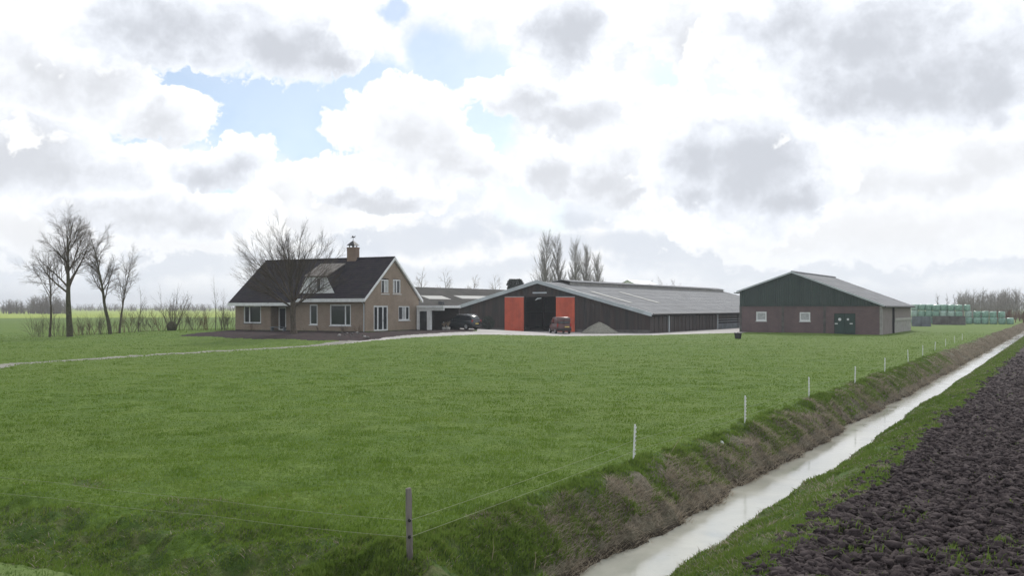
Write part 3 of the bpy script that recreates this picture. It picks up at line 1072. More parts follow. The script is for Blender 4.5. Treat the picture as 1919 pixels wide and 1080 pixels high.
    for sgn in (0, 1):
        mb = MB()
        y0, y1 = (-0.5, yr) if not sgn else (D + 0.5, yr)
        z0, z1 = ze + (-0.5 + 0.3) * slope, zr + 0.0
        z1 = ze + (yr + 0.3) * slope
        mb.hexa([(ovr + 0.004, y0, z0 - 0.24), (ovr + 0.05, y0, z0 - 0.24), (ovr + 0.05, y0, z0 + 0.06), (ovr + 0.004, y0, z0 + 0.06)],
                [(ovr + 0.004, y1, z1 - 0.24), (ovr + 0.05, y1, z1 - 0.24), (ovr + 0.05, y1, z1 + 0.06), (ovr + 0.004, y1, z1 + 0.06)])
        mb.build("bargeboard", M["white"], t)
        mb = MB()
        mb.hexa([(0.01, y0, z0 - 0.20), (ovr, y0, z0 - 0.20), (ovr, y0, z0 - 0.15), (0.01, y0, z0 - 0.15)],
                [(0.01, y1, z1 - 0.20), (ovr, y1, z1 - 0.20), (ovr, y1, z1 - 0.15), (0.01, y1, z1 - 0.15)])
        mb.build("verge_soffit", M["white"], t)
    mb = MB(); mb.tube([(-0.12, -0.54, ze - 0.3), (-0.12, -0.07, ze - 0.6), (-0.12, -0.07, 0.0)], 0.045, 8)
    mb.build("downpipe", M["fascia"], t)

    # --- dormer
    n_roof = Vector((0, -slope, 1))
    roofhit = lambda px, py: f.hit(px, py, (0, -0.3, ze), n_roof)
    bl, br = roofhit(558, 550), roofhit(626.5, 550)
    yd = (bl.y + br.y) / 2
    tl, tr = f.front(574, 519.5, yd), f.front(612, 519.5, yd)
    b0, b1 = Vector((bl.x, yd, zat(yd) - 0.02)), Vector((br.x, yd, zat(yd) - 0.02))
    kl, kr = roofhit(602, 496), roofhit(648, 495.5)
    face = MB()
    face.prism([b0, b1, tr, tl], (0, 0.12, 0))
    dm = face.build("dormer", M["white"], t)
    wl, wr = f.front(579.5, 524, yd), f.front(608.5, 549, yd)
    q = MB(); q.box(wl.x, wr.x, yd - 0.03, yd - 0.004, b0.z + 0.14, tl.z - 0.10); q.build("window_frame", M["white"], dm)
    n = 4
    for i in range(n):
        a, b = wl.x + (wr.x - wl.x) * i / n, wl.x + (wr.x - wl.x) * (i + 1) / n
        q = MB(); q.box(a + 0.05, b - 0.05, yd - 0.045, yd - 0.031, b0.z + 0.22, tl.z - 0.18)
        q.build("pane", M["curtain"] if i != 2 else M["glass"], dm)
    q = MB()
    q.hexa([tl + Vector((-.15, -.15, 0)), tr + Vector((.15, -.15, 0)), kr, kl], [p + Vector((0, 0, .12)) for p in (tl + Vector((-.15, -.15, 0)), tr + Vector((.15, -.15, 0)), kr, kl)])
    q.build("dormer_roof", M["dormer_tile"], dm)
    q = MB()
    kb = Vector((kr.x, kr.y, kr.z - 0.05))
    q.poly([b1 + Vector((0, .02, 0)), tr + Vector((0, .02, 0)), kb]); q.poly([b0 + Vector((0, .02, 0)), tl + Vector((0, .02, 0)), kl - Vector((0, 0, .05))])
    q.build("cheek", M["tile"], dm)

    # --- chimney with cowl and weather vane
    c0, c1 = f.front(651, 485, yr), f.front(671.5, 463.5, yr)
    cz = c1.z
    c0.x += .22; c1.x -= .06
    mb = MB(); mb.box(c0.x, c1.x, yr - 0.38, yr + 0.28, zr - 0.9, cz); mb.box(c0.x - 0.03, c1.x + 0.03, yr - 0.41, yr + 0.31, cz - 0.16, cz - 0.02)
    ch = mb.build("chimney", M["chimney_brick"], t)
    cx = (c0.x + c1.x) / 2; cy = yr - 0.05
    for sx in (-0.27, 0.27):
        for sy in (-0.27, 0.27):
            mb = MB(); mb.box(cx + sx - .04, cx + sx + .04, cy + sy - .04, cy + sy + .04, cz - 0.02, cz + 0.22); mb.build("cowl_leg", M["trim"], ch)
    mb = MB()
    base = [(cx - .50, cy - .50, cz + .20), (cx + .50, cy - .50, cz + .20), (cx + .50, cy + .50, cz + .20), (cx - .50, cy + .50, cz + .20)]
    top = [(cx - .22, cy - .22, cz + .52), (cx + .22, cy - .22, cz + .52), (cx + .22, cy + .22, cz + .52), (cx - .22, cy + .22, cz + .52)]
    mb.hexa(base, top); mb.hexa(top, [(cx - .03, cy - .03, cz + .72), (cx + .03, cy - .03, cz + .72), (cx + .03, cy + .03, cz + .72), (cx - .03, cy + .03, cz + .72)])
    mb.build("chimney_cowl", M["trim"], ch)
    mb = MB()
    mb.tube([(cx, cy, cz + .70), (cx, cy, cz + 1.22)], 0.025, 6)
    mb.box(cx - .36, cx + .30, cy - .012, cy + .012, cz + 1.02, cz + 1.05)
    mb.prism([(cx - .2, cy - .012, cz + 1.06), (cx + .2, cy - .012, cz + 1.07), (cx + .34, cy - .012, cz + 1.24), (cx + .1, cy - .012, cz + 1.15), (cx - .12, cy - .012, cz + 1.26)], (0, .024, 0))
    mb.build("weather_vane", M["trim"], ch)
    return f, t


HF, HOUSE = farmhouse()


# ------------------------------------------------------------------ glazed annex between house and barns
def annex():
    f = Frame(HOUSE_O + HF.y * 9.2, HOUSE_X)
    t = thing("garden_annex", f.o, f.rot, "white framed flat roofed garden annex with dark glazing against the right house gable", "annex")
    X = lambda px: f.front(px, 600).x
    zt = f.front(800, 573).z; zf = f.front(800, 577.5).z
    a, b, c, d = X(782), X(800), X(809), X(829)
    mb = MB(); mb.box(a, d + 0.2, -0.15, 3.6, zf, zt); mb.build("flat_roof", M["white"], t)
    mb = MB(); mb.box(X(781), X(785.5), 0, 0.3, -0.35, zf - 0.003); mb.build("post", M["white"], t)
    mb = MB(); mb.box(b, c - 0.15, 0.0, 0.3, -0.35, zf - 0.003); mb.build("post", M["white"], t)
    mb = MB(); mb.box(X(785.6), b - 0.003, 0.02, 0.2, zf - 0.35, zf - 0.004); mb.box(c - 0.147, d + 0.15, 0.02, 0.2, zf - 0.28, zf - 0.004); mb.build("lintel", M["white"], t)
    mb = MB(); mb.box(X(785.6), b - 0.003, 0.12, 0.16, -0.1, zf - 0.355); mb.build("glass_door", M["glass"], t)
    mb = MB(); mb.box(a, d + 0.15, 3.3, 3.5, -0.4, zf - 0.005); mb.box(a, a + 0.2, 0.31, 3.29, -0.4, zf - 0.005); mb.build("rear_wall", M["plinth"], t)
    mb = MB(); mb.box(a - 0.1, d + 0.1, -1.9, 3.28, -0.5, -0.12); mb.build("terrace_slab", M["concrete"], t)
    for i, (px, h) in enumerate(((822, 0.7), (829, 0.95))):
        p = Vector((X(px), 1.2, 0))
        g = thing("garden_planter", f.o + f.x * p.x + f.y * p.y + Vector((0, 0, -0.12)), 0.0, ["pale round garden pot with dry plant inside the annex opening", "taller grey garden pot with dry plant beside the dark annex wall"][i], "planter")
        mb = MB(); mb.tube([(0, 0, 0), (0, 0, 0.25), (0, 0, 0.42)], [0.18, 0.26, 0.24], 12); mb.build("pot", M["stone"], g, True)
        mb = MB()
        r2 = random.Random(i)
        for k in range(26):
            an = r2.random() * 6.28; rr = r2.uniform(.05, .35)
            mb.tube([(0, 0, .4), (math.cos(an) * rr * .5, math.sin(an) * rr * .5, .4 + h * .4), (math.cos(an) * rr, math.sin(an) * rr, .4 + h * r2.uniform(.4, .8))], [.012, .02, .012], 4)
        mb.build("foliage", M["pale_twig"], g)
    return f


annex()


# ------------------------------------------------------------------ generic gabled farm shed pieces
def slope_slab(mb, x0, z0, x1, z1, y0, y1, th, laps=1):
    """roof slope: eave (x0,z0) to ridge (x1,z1), running y0..y1, th thick (upwards); sheets lap like big tiles"""
    for i in range(laps):
        a, b = i / laps, (i + 1) / laps
        xa, xb, za, zb = x0 + (x1 - x0) * a, x0 + (x1 - x0) * b, z0 + (z1 - z0) * a, z0 + (z1 - z0) * b
        lift = 0.016 if laps > 1 else 0.0
        mb.hexa([(xa, y0, za), (xb, y0, zb), (xb, y1, zb), (xa, y1, za)],
                [(xa, y0, za + th + lift), (xb, y0, zb + th), (xb, y1, zb + th), (xa, y1, za + th + lift)])


# ------------------------------------------------------------------ long cattle barn with the red sliding doors
def cattle_barn():
    o = on_ground(1218, 625, 0.1); o.z = 0.1
    f = Frame(o, -AV)
    t = thing("cattle_barn", f.o, f.rot, "long low dark boarded barn with two red sliding doors and grey roof", "barn")
    W = -f.front(828, 600).x
    ze, zl = f.front(1218, 589).z, f.front(828, 587.5).z
    ze = (ze + zl) / 2
    rp = f.front(1010, 527)
    xr, zr = -W / 2, rp.z - 0.12
    L = 68.0
    zroof = lambda x: ze + (zr - ze) * (1 - abs(x - xr) / (W / 2))
    # facade of narrow vertical boards round the opening
    x_a, x_b = f.front(982, 600).x, f.front(1042, 600).x
    z_t = f.front(1010, 556.5).z
    mb = MB()
    n = int(W / 0.24)
    for i in range(n):
        x0, x1 = -W + W * i / n, -W + W * (i + 1) / n
        xm = (x0 + x1) / 2
        zb = z_t if x_a < xm < x_b else 0.35
        off = 0.02 if i % 2 else 0.0
        za, zb2 = zroof(x0) - 0.05, zroof(x1) - 0.05
        mb.hexa([(x0, off, zb), (x1, off, zb), (x1, 0.09, zb), (x0, 0.09, zb)], [(x0, off, za), (x1, off, zb2), (x1, 0.09, zb2), (x0, 0.09, za)])
    mb.build("front_boarding", M["barn_board"], t, kind="stuff")
    mb = MB()
    mb.box(-W, x_a - 0.02, -0.03, 0.2, -0.3, 0.345); mb.box(x_b + 0.02, 0, -0.03, 0.2, -0.3, 0.345)
    mb.build("plinth", M["old_concrete"], t)
    # frame round the opening and a dim interior
    mb = MB(); mb.box(x_a - 0.12, x_a - 0.001, 0.1, 0.35, -0.05, z_t); mb.box(x_b + 0.001, x_b + 0.12, 0.1, 0.35, -0.05, z_t); mb.box(x_a - .12, x_b + .12, 0.1, 0.35, z_t + 0.002, z_t + 0.25)
    mb.build("door_frame", M["barn_board"], t)
    mb = MB(); mb.box(-W + 0.2, -0.2, 0.36, L, -0.04, 0.0); mb.build("barn_floor", M["old_concrete"], t)
    mb = MB()
    for k in range(1, 9):
        y = k * 7.5
        for x in (x_a - 1.5, x_b + 1.5):
            mb.box(x - 0.1, x + 0.1, y - 0.1, y + 0.1, 0, zroof(x) - 0.3)
    mb.build("inner_post", M["barn_board"], t, kind="stuff")
    # doors hang in front of the boards
    for (p0, p1, bot, lab) in ((946, 981.5, 622.3, "plain red sliding door"), (1042, 1077, 623.5, "red sliding door behind the van")):
        a, b = f.front(p0, 590, -0.12), f.front(p1, 590, -0.12)
        mb = MB()
        zt = f.front((p0 + p1) / 2, 557.5, -0.12).z
        nb = 8
        for i in range(nb):
            x0, x1 = a.x + (b.x - a.x) * i / nb, a.x + (b.x - a.x) * (i + 1) / nb
            mb.box(x0 + 0.006, x1 - 0.006, -0.16 - 0.012 * (i % 2), -0.06, 0.02, zt)
        d = mb.build("sliding_door", M["red"], t)
        d["label"] = lab
        mb = MB(); mb.box(a.x, b.x, -0.155, -0.058, zt + 0.002, zt + 0.10); mb.build("door_rail", M["steel"], d)
    s0, s1 = f.front(998, 550.5, -0.06), f.front(1024, 547.5, -0.06)
    mb = MB(); mb.box(s0.x, s1.x, -0.06, -0.004, s0.z, s1.z); mb.build("name_board", M["fascia"], t)
    lp = f.front(1010, 561, -0.1)
    mb = MB(); mb.tube([(lp.x - .45, -.2, lp.z - .12), (lp.x - .1, -.25, lp.z + .06), (lp.x + .45, -.3, lp.z + .12)], [.05, .09, .05], 6); mb.build("lamp", M["fascia"], t)
    # bargeboards
    for sx in (-1, 1):
        xe = xr + sx * (W / 2 + 0.35)
        z0 = zroof(xe)
        mb = MB(); mb.hexa([(xe, -0.42, z0 - 0.18), (xr, -0.42, zr - 0.18), (xr, -0.36, zr - 0.18), (xe, -0.36, z0 - 0.18)],
                           [(xe, -0.42, z0 + 0.26), (xr, -0.42, zr + 0.26), (xr, -0.36, zr + 0.26), (xe, -0.36, z0 + 0.26)])
        mb.build("bargeboard", M["fascia"], t)
    # roof
    for sx in (-1, 1):
        xe = xr + sx * (W / 2 + 0.5)
        mb = MB(); slope_slab(mb, xe, zroof(xe), xr, zr, -0.355, L, 0.05, 8)
        rf = mb.build("roof", M["fibre"], t)
        if sx == 1:
            n_r = Vector(((zr - ze) / (W / 2), 0, 1))
            hit = lambda px, py: f.hit(px, py, (0, 0, ze + 0.09), n_r)
            for (pa, pb) in (((1103, 546.5), (1188, 568.5)), ((1160, 547.5), (1236, 568.5)), ((1062, 542), (1118, 556))):
                A, B = hit(*pa), hit(*pb)
                y0 = (A.y + B.y) / 2
                xa, xb = A.x, B.x
                mb = MB()
                mb.hexa([(xa, y0 - .5, zroof(xa) + .094), (xb, y0 - .5, zroof(xb) + .094), (xb, y0 + .5, zroof(xb) + .094), (xa, y0 + .5, zroof(xa) + .094)],
                        [(xa, y0 - .5, zroof(xa) + .125), (xb, y0 - .5, zroof(xb) + .125), (xb, y0 + .5, zroof(xb) + .125), (xa, y0 + .5, zroof(xa) + .125)])
                mb.build("rooflight", M["skylight"] if pa[0] > 1070 else M["skylight_dull"], rf)
    # raised ridge vent
    vs = f.hit(1052, 531, (xr, 0, 0), (1, 0, 0)).y
    mb = MB()
    for sx in (-1, 1):
        slope_slab(mb, xr + sx * 1.5, zr + 0.14, xr, zr + 0.42, max(3.0, vs), L - 2, 0.05)
    v = mb.build("ridge_vent", M["fibre"], t)
    mb = MB()
    for sx in (-1, 1): mb.box(xr + sx * 1.22 - .03, xr + sx * 1.22 + .03, max(3.0, vs) + .05, L - 2.05, zr - 0.3, zr + 0.135)
    mb.build("vent_board", M["concrete"], v)
    # right hand side wall: boarded bays, then an open bay
    yp1, yp2 = f.side(1253, 605).y, f.side(1344, 605).y
    mb = MB()
    y = 0.1; i = 0
    while y < yp2 - 0.1:
        w = 0.42
        mb.box(-0.10 - 0.02 * (i % 2), -0.02 - 0.025 * ((i * 7) % 3), y + 0.01, min(y + w, yp2) - 0.01, 0.0, ze - 0.25)
        y += w; i += 1
    mb.build("side_boarding", M["barn_side"], t, kind="stuff")
    for yy in (0.0, yp1, yp2, yp2 + 9, yp2 + 18, yp2 + 27, L - 0.3):
        mb = MB(); mb.box(-0.16, 0.06, yy + .02, yy + 0.28, -0.2, ze - 0.2); mb.build("side_post", M["fascia"] if yy in (yp1, yp2) else M["barn_side"], t)
    mb = MB(); mb.box(-0.12, 0.0, yp2 + 0.3, L - .31, -0.2, 0.75); mb.build("dwarf_wall", M["blue_concrete"], t)
    mb = MB(); mb.box(-0.1, -0.03, yp2 + 0.3, L - .31, ze - 0.75, ze - 0.25); mb.build("side_board", M["barn_board"], t)
    for zc in (1.0, 1.3):
        mb = MB(); mb.tube([(-0.06, yp2 + .3, zc), (-0.06, L - .4, zc)], 0.035, 6); mb.build("feed_rail", M["steel"], t)
    mb = MB(); mb.tube([(0.55, -0.3, ze - 0.02), (0.55, L, ze - 0.02)], 0.09, 8); mb.build("gutter", M["trim"], t)
    mb = MB(); mb.box(-W, -W + 0.12, 0.21, L, -0.2, ze); mb.box(-W + .13, -0.13, L - 0.1, L, -0.2, ze)
    mb.prism([(-W, L - .1, ze), (0, L - .1, ze), (xr, L - .1, zr)], (0, .1, 0)); mb.build("rear_wall", M["barn_board"], t)
    return f, W, ze, zr


BF, BW, BZE, BZR = cattle_barn()


# ------------------------------------------------------------------ old low barn behind the house
def old_barn():
    p = at(790, 539.5, 140)
    f = Frame((p.x, p.y, 0.1), -AV)
    zr = p.z - 0.1
    t = thing("old_barn", f.o, f.rot, "old low barn with a dull dark grey roof and milky rooflights behind the house", "barn")
    y0, y1, hw = -14.0, 42.0, 10.0
    ze = 3.0
    for sx in (-1, 1):
        mb = MB(); slope_slab(mb, sx * (hw + .4), ze - .12, 0, zr, y0 - .3, y1, 0.09)
        rf = mb.build("roof", M["fibre_old"], t)
        if sx == 1:
            nn = Vector(((zr - ze) / hw, 0, 1))
            hit = lambda px, py: f.hit(px, py, (0, 0, zr + .09), nn)
            zro = lambda x: zr - (zr - ze) / hw * x
            for (a, b, c, d) in ((787, 826, 554.5, 561), (850, 908, 554.5, 560.5)):
                A, B = hit(a, c), hit(b, c); C_ = hit((a + b) / 2, d)
                xa, xb = A.x, C_.x
                mb = MB()
                mb.hexa([(xa, A.y, zro(xa) + .1), (xb, A.y, zro(xb) + .1), (xb, B.y, zro(xb) + .1), (xa, B.y, zro(xa) + .1)],
                        [(xa, A.y, zro(xa) + .13), (xb, A.y, zro(xb) + .13), (xb, B.y, zro(xb) + .13), (xa, B.y, zro(xa) + .13)])
                mb.build("rooflight", M["skylight"], rf)
    mb = MB(); mb.prism([(-hw, y0, -.3), (hw, y0, -.3), (hw, y0, ze), (0, y0, zr), (-hw, y0, ze)], (0, .2, 0))
    mb.build("gable_wall", M["shed_brick"], t)
    mb = MB(); mb.box(hw - .2, hw, y0 + .21, y1, -.3, ze); mb.box(-hw, -hw + .2, y0 + .21, y1, -.3, ze); mb.build("wall", M["shed_brick"], t)
    mb = MB(); mb.prism([(-hw + .21, y1, -.3), (hw - .21, y1, -.3), (hw - .21, y1, ze), (0, y1, zr), (-hw + .21, y1, ze)], (0, .2, 0)); mb.build("gable_wall", M["shed_brick"], t)
    # small roof vent
    q = f.hit(827, 572, (9.0, 0, 0), (1, 0, 0))
    mb = MB(); mb.box(8.7, 9.3, q.y - .3, q.y + .3, ze, q.z + .5); mb.build("roof_vent", M["lead"], t)


old_barn()


# ------------------------------------------------------------------ brick machine shed with green cladding
def machine_shed():
    o = on_ground(1652, 628, 0.0); o.z = 0.0
    f = Frame(o, -AV)
    t = thing("machine_shed", f.o, f.rot, "brick shed with a dark green clad gable, two white windows and green double doors", "shed")
    W = -f.front(1387, 600).x
    L = 22.4
    rp = f.front(1485, 509.5)
    xr, zr = rp.x, rp.z - 0.1
    zer, zel = f.front(1652, 572).z, f.front(1384, 546).z
    zc = f.front(1500, 572.5).z
    zr_x = lambda x: zer + (zr - zer) * (x / xr) if x > xr else zel + (zr - zel) * ((x + W) / (xr + W))
    h1 = rect(f, "x", 1417, 584.5, 1436.5, 602); h2 = rect(f, "x", 1498.5, 585.5, 1518.5, 602.5)
    dr = rect(f, "x", 1563, 588, 1603, 628); dr = (dr[0], dr[1], 0.02, dr[3])
    piers = [f.front(p, 600).x for p in (1388, 1467, 1545, 1651)]
    for a, b in zip(piers, piers[1:]):
        mb = MB(); wall_with_holes(mb, "x", 0.0, 0.25, a + .14, b - .14, -0.3, zc, [h for h in (h1, h2, dr) if a < h[0] < b])
        mb.build("brick_panel", M["shed_brick"], t)
    for a in piers:
        mb = MB(); mb.box(a - .135, a + .135, -0.04, 0.24, -0.3, zc - .004); mb.build("pier", M["concrete"] if a == piers[-1] else M["old_concrete"], t)
    window(t, "x", h1, [], sill=True, fw=0.16, depth=0.08, pane_mat=M["curtain"], trans=())
    window(t, "x", h2, [], sill=True, fw=0.16, depth=0.08, pane_mat=M["curtain"])
    mid = (dr[0] + dr[1]) / 2
    for (a, b, s) in ((dr[0] + .03, mid - .01, 1), (mid + .01, dr[1] - .03, -1)):
        mb = MB()
        mb.box(a, b, 0.06, 0.12, 0.06, dr[3] - .03)
        mb.box(a + .06, b - .06, 0.045, 0.061, 0.12, 1.0); mb.box(a + .06, b - .06, 0.045, 0.061, 1.08, dr[3] - .1)
        d = mb.build("door", M["green_door"], t)
        q = MB(); px = f.front(1573.5 if s == 1 else 1589, 599)
        q.tube([(px.x, 0.046, px.z), (px.x, 0.03, px.z)], 0.17 if s == 1 else 0.13, 14); q.build("round_sign", M["white"], d)
        q = MB(); px = f.front(1567 if s == 1 else 1595, 607)
        q.box(px.x - .16, px.x + .16, 0.028, 0.046, px.z - .06, px.z + .06); q.build("notice", M["white"], d)
    mb = MB(); mb.box(dr[0], dr[1], 0.2, 0.24, -.2, dr[3]); mb.build("backing", M["dark"], t)
    # gable cladding: profiled sheets with a drip edge, in lengths
    n = 15
    for i in range(n):
        x0, x1 = -W - .03 + (W + .06) * i / n, -W - .03 + (W + .06) * (i + 1) / n
        pts = [(x0 + .008, -0.07 - .008 * (i % 2), zc - .1), (x1 - .008, -0.07 - .008 * (i % 2), zc - .1), (x1 - .008, -0.07 - .008 * (i % 2), zr_x(min(0, x1)) - .02)]
        if x0 < xr < x1: pts.append((xr, -0.07 - .008 * (i % 2), zr - .02))
        pts.append((x0 + .008, -0.07 - .008 * (i % 2), zr_x(max(-W, x0)) - .02))
        mb = MB(); mb.prism(pts, (0, 0.06, 0)); mb.build("cladding_sheet", M["green_clad"], t)
    mb = MB(); mb.prism([(-W, 0.0, zc + .01), (0, 0.0, zc + .01), (0, 0.0, zer - .02), (xr, 0, zr - .04), (-W, 0, zel - .02)], (0, .2, 0)); mb.build("gable_frame", M["old_concrete"], t)
    # side wall facing the ditch
    y1 = f.side(1672, 600).y; y2 = f.side(1676, 600).y
    mb = MB(); mb.box(-.25, 0, 0.26, y1, -.3, zer - .1); mb.build("side_panel", M["shed_side"], t)
    mb = MB(); mb.tube([(0.06, (y1 + y2) / 2, 0), (0.06, (y1 + y2) / 2, zer - .15)], 0.10, 8); mb.build("downpipe", M["trim"], t)
    mb = MB(); mb.box(-.25, 0, y2, L, -.3, 1.45); mb.build("side_panel", M["concrete"], t)
    mb = MB(); mb.box(-.26, 0.1, y2, L, 1.455, 1.75); mb.build("side_ledge", M["stone"], t)
    mb = MB(); mb.box(-.25, -.03, y2, L, 1.755, zer - .1); mb.build("side_panel", M["shed_side"], t)
    mb = MB(); mb.box(-.25, -.05, y1 + .005, y2 - .005, -.3, zer - .1); mb.build("side_joint", M["dark"], t)
    mb = MB(); mb.box(-W, -W + .25, 0.26, L, -.3, zel - .05); mb.build("wall", M["shed_brick"], t)
    mb = MB(); mb.prism([(-W + .26, L, -.3), (-.26, L, -.3), (-.26, L, zer - .05), (xr, L, zr - .05), (-W + .26, L, zel - .05)], (0, -.2, 0)); mb.build("rear_wall", M["shed_brick"], t)
    # roof
    mb = MB(); slope_slab(mb, 0.35, zr_x(0.0) - (zr - zer) / abs(xr) * .35, xr, zr, -.3, L + .3, .05, 5); mb.build("roof", M["fibre"], t)
    mb = MB(); slope_slab(mb, -W - .35, zel - (zr - zel) / (xr + W) * .35, xr, zr, -.3, L + .3, .05, 5); mb.build("roof", M["fibre"], t)
    for (xe, ze_) in ((0.35, zr_x(0.0) - (zr - zer) / abs(xr) * .35), (-W - .35, zel - (zr - zel) / (xr + W) * .35)):
        mb = MB(); mb.hexa([(xe, -.36, ze_ - .06), (xr, -.36, zr - .06), (xr, -.305, zr - .06), (xe, -.305, ze_ - .06)], [(xe, -.36, ze_ + .13), (xr, -.36, zr + .13), (xr, -.305, zr + .13), (xe, -.305, ze_ + .13)])
        mb.build("verge_trim", M["fascia"], t)
    mb = MB(); mb.tube([(0.42, -.3, zer - .2), (0.42, L + .3, zer - .2)], .085, 8); mb.build("gutter", M["trim"], t)
    mb = MB(); mb.tube([(-W - .42, -.9, zel - .2), (-W - .42, L + .3, zel - .2)], .085, 8); mb.build("gutter", M["fascia"], t)
    mb = MB(); mb.tube([(xr, -.3, zr + .08), (xr, L + .3, zr + .08)], .14, 8); mb.build("ridge", M["fibre"], t)
    return f


SF = machine_shed()


# ------------------------------------------------------------------ pale gable of a far shed beyond the barn roof
def far_shed():
    a = at(1177, 526, 330)
    f = Frame((a.x, a.y, 0), -AV)
    t = thing("far_shed", f.o, f.rot, "pale roofed far shed whose gable just shows above the long barn roof", "shed")
    hw, zr, ze = 9.0, a.z, a.z - 4.4
    mb = MB(); mb.prism([(-hw, 0, 0), (hw, 0, 0), (hw, 0, ze), (0, 0, zr), (-hw, 0, ze)], (0, 20, 0)); mb.build("wall", M["plastic_white"], t)
    for sx in (-1, 1):
        mb = MB(); slope_slab(mb, sx * (hw + .5), ze - .2, 0, zr + .02, -.6, 20.3, .25); mb.build("roof", M["plastic_white"], t)


far_shed()


# ------------------------------------------------------------------ silage walls and wrapped bales
def silage():
    rows = ((1708, 1744, 612, 593, "blue_concrete", "bluish grey silage wall nearest the machine shed"),
            (1747, 1809, 609, 592.5, "old_concrete", "dark weathered silage wall in front of the green bales"),
            (1811, 1852, 606, 594.5, "old_concrete", "low dark silage wall at the far end of the bales"))
    for p0, p1, yb, yt, m, lab in rows:
        o = on_ground(p0, yb, 0); z = at(p0, yt, o.y).z
        f = Frame((o.x, o.y, 0), -AV)
        x1 = f.front(p1, 600).x
        t = thing("silage_wall", f.o, f.rot, lab, "wall")
        n = max(2, round(x1 / 1.25))
        for i in range(n):
            mb = MB(); a, b = x1 * i / n, x1 * (i + 1) / n
            mb.prism([(a + .012, 0, -.2), (a + .012, .9, -.2), (a + .012, .42, z), (a + .012, .22, z)], (b - a - .024, 0, 0))
            mb.build("wall_element", M[m], t)
    # bales
    def bale_mesh():
        mb = MB(); n = 18; prof = [(0, .02), (0, .50), (.07, .60), (.25, .625), (.6, .635), (.95, .625), (1.13, .60), (1.2, .50), (1.2, .02)]
        r2 = random.Random(4)
        for z, r in prof:
            for k in range(n):
                a = 2 * math.pi * k / n
                rr = r * (1 + r2.uniform(-.02, .02))
                mb.v.append((rr * math.cos(a), rr * math.sin(a), z))
        for i in range(len(prof) - 1):
            for k in range(n):
                k2 = (k + 1) % n
                mb.f.append((i * n + k, i * n + k2, (i + 1) * n + k2, (i + 1) * n + k))
        mb.f.append(tuple(range(n))[::-1]); mb.f.append(tuple((len(prof) - 1) * n + k for k in range(n)))
        return mb
    proto = bale_mesh().build("silage_bale", M["bale"], None, True)
    pale = proto.data.copy(); pale.materials.clear(); pale.materials.append(M["bale_pale"])
    o = at(1714, 577, 172); f = Frame((o.x, o.y, 0), -AV)
    first = True
    nth = ["first", "second", "third", "fourth", "fifth", "sixth", "seventh"]
    lab = ["bottom", "middle", "top"]
    r2 = random.Random(8)

    def put(x, y, lay, label, zs=0.0):
        nonlocal first
        b = proto if first else proto.copy()
        if not first: COL.objects.link(b)
        first = False
        p = f.o + f.x * (x + r2.uniform(-.06, .06)) + f.y * (y + r2.uniform(-.08, .08))
        b.location = (p.x, p.y, zof(p.x, p.y) + lay * 1.2 + zs)
        b.rotation_euler = (r2.uniform(-.05, .05), r2.uniform(-.05, .05), r2.uniform(0, 6))
        k_ = r2.uniform(.93, 1.05); b.scale = (k_, k_ * r2.uniform(.96, 1.04), r2.uniform(.93, 1.0))
        if r2.random() < 0.25: b.data = pale
        tag(b, label, "bale", "green wrapped silage bales behind the walls")
    for lay in range(3):
        for i in range(7):
            put(i * 1.25, 0, lay, f"{nth[i]} green wrapped bale from the brick shed in the {lab[lay]} layer of the tall stack")
    for i in range(6): put(i * 1.25, 1.3, 2, f"{nth[i]} green wrapped bale from the brick shed in the back row of the tall stack")
    for i in range(6):
        put(9.2 + i * 1.33, .4, 0, f"{nth[i]} green wrapped bale from the tall stack in the bottom layer of the low stack")
        if i < 5: put(9.1 + i * 1.36, .5, 1, f"{nth[i]} green wrapped bale from the tall stack in the top layer of the low stack")
    put(8.9, .4, 2, "pale green silage bale at the step between the tall and low stack", -0.0)


silage()

# ------------------------------------------------------------------ bare winter trees
def rnd_perp(d, r):
    v = Vector((r.gauss(0, 1), r.gauss(0, 1), r.gauss(0, 1)))
    v -= d * v.dot(d)
    return v.normalized() if v.length > 1e-6 else Vector((1, 0, 0))


class Wood:
    """branch pieces of one tree: list of (p0, p1, r0, r1) per level"""
    def __init__(self, seed):
        self.r = random.Random(seed)
        self.seg = {}

    def shoot(self, p, d, length, rad, level, spec):
        r = self.r
        sp = spec[level]
        n = sp["n"]
        step = length / n
        kids = sp.get("kids", 0)
        pts = [(p.copy(), d.copy(), rad)]
        for i in range(n):
            d = (d + rnd_perp(d, r) * sp["wander"] + Vector((0, 0, sp["up"]))).normalized()
            q = p + d * step
            ra = rad * (1 - (i / n) * sp["taper"]); rb = rad * (1 - ((i + 1) / n) * sp["taper"])
            self.seg.setdefault(level, []).append((tuple(p), tuple(q), ra, rb))
            p = q
            pts.append((p.copy(), d.copy(), rb))
        if level + 1 >= len(spec): return
        for k in range(kids):
            t = sp["start"] + (1 - sp["start"]) * (k + r.random()) / kids
            x = min(t * n, n - 1e-3); i = int(x); fx = x - i
            a, b = pts[i], pts[i + 1]
            pos = a[0].lerp(b[0], fx); dr = a[1]; rr = a[2] + (b[2] - a[2]) * fx
            an = math.radians(r.gauss(sp["angle"], sp.get("aspread", 8)))
            nd = (dr * math.cos(an) + rnd_perp(dr, r) * math.sin(an)).normalized()
            ln = length * sp["ratio"] * r.uniform(.7, 1.15) * (1 - sp.get("short", 0.45) * t)
            self.shoot(pos, nd, ln, min(rr * 0.75, max(rr * sp["rr"], sp.get("rmin", 0.006))), level + 1, spec)


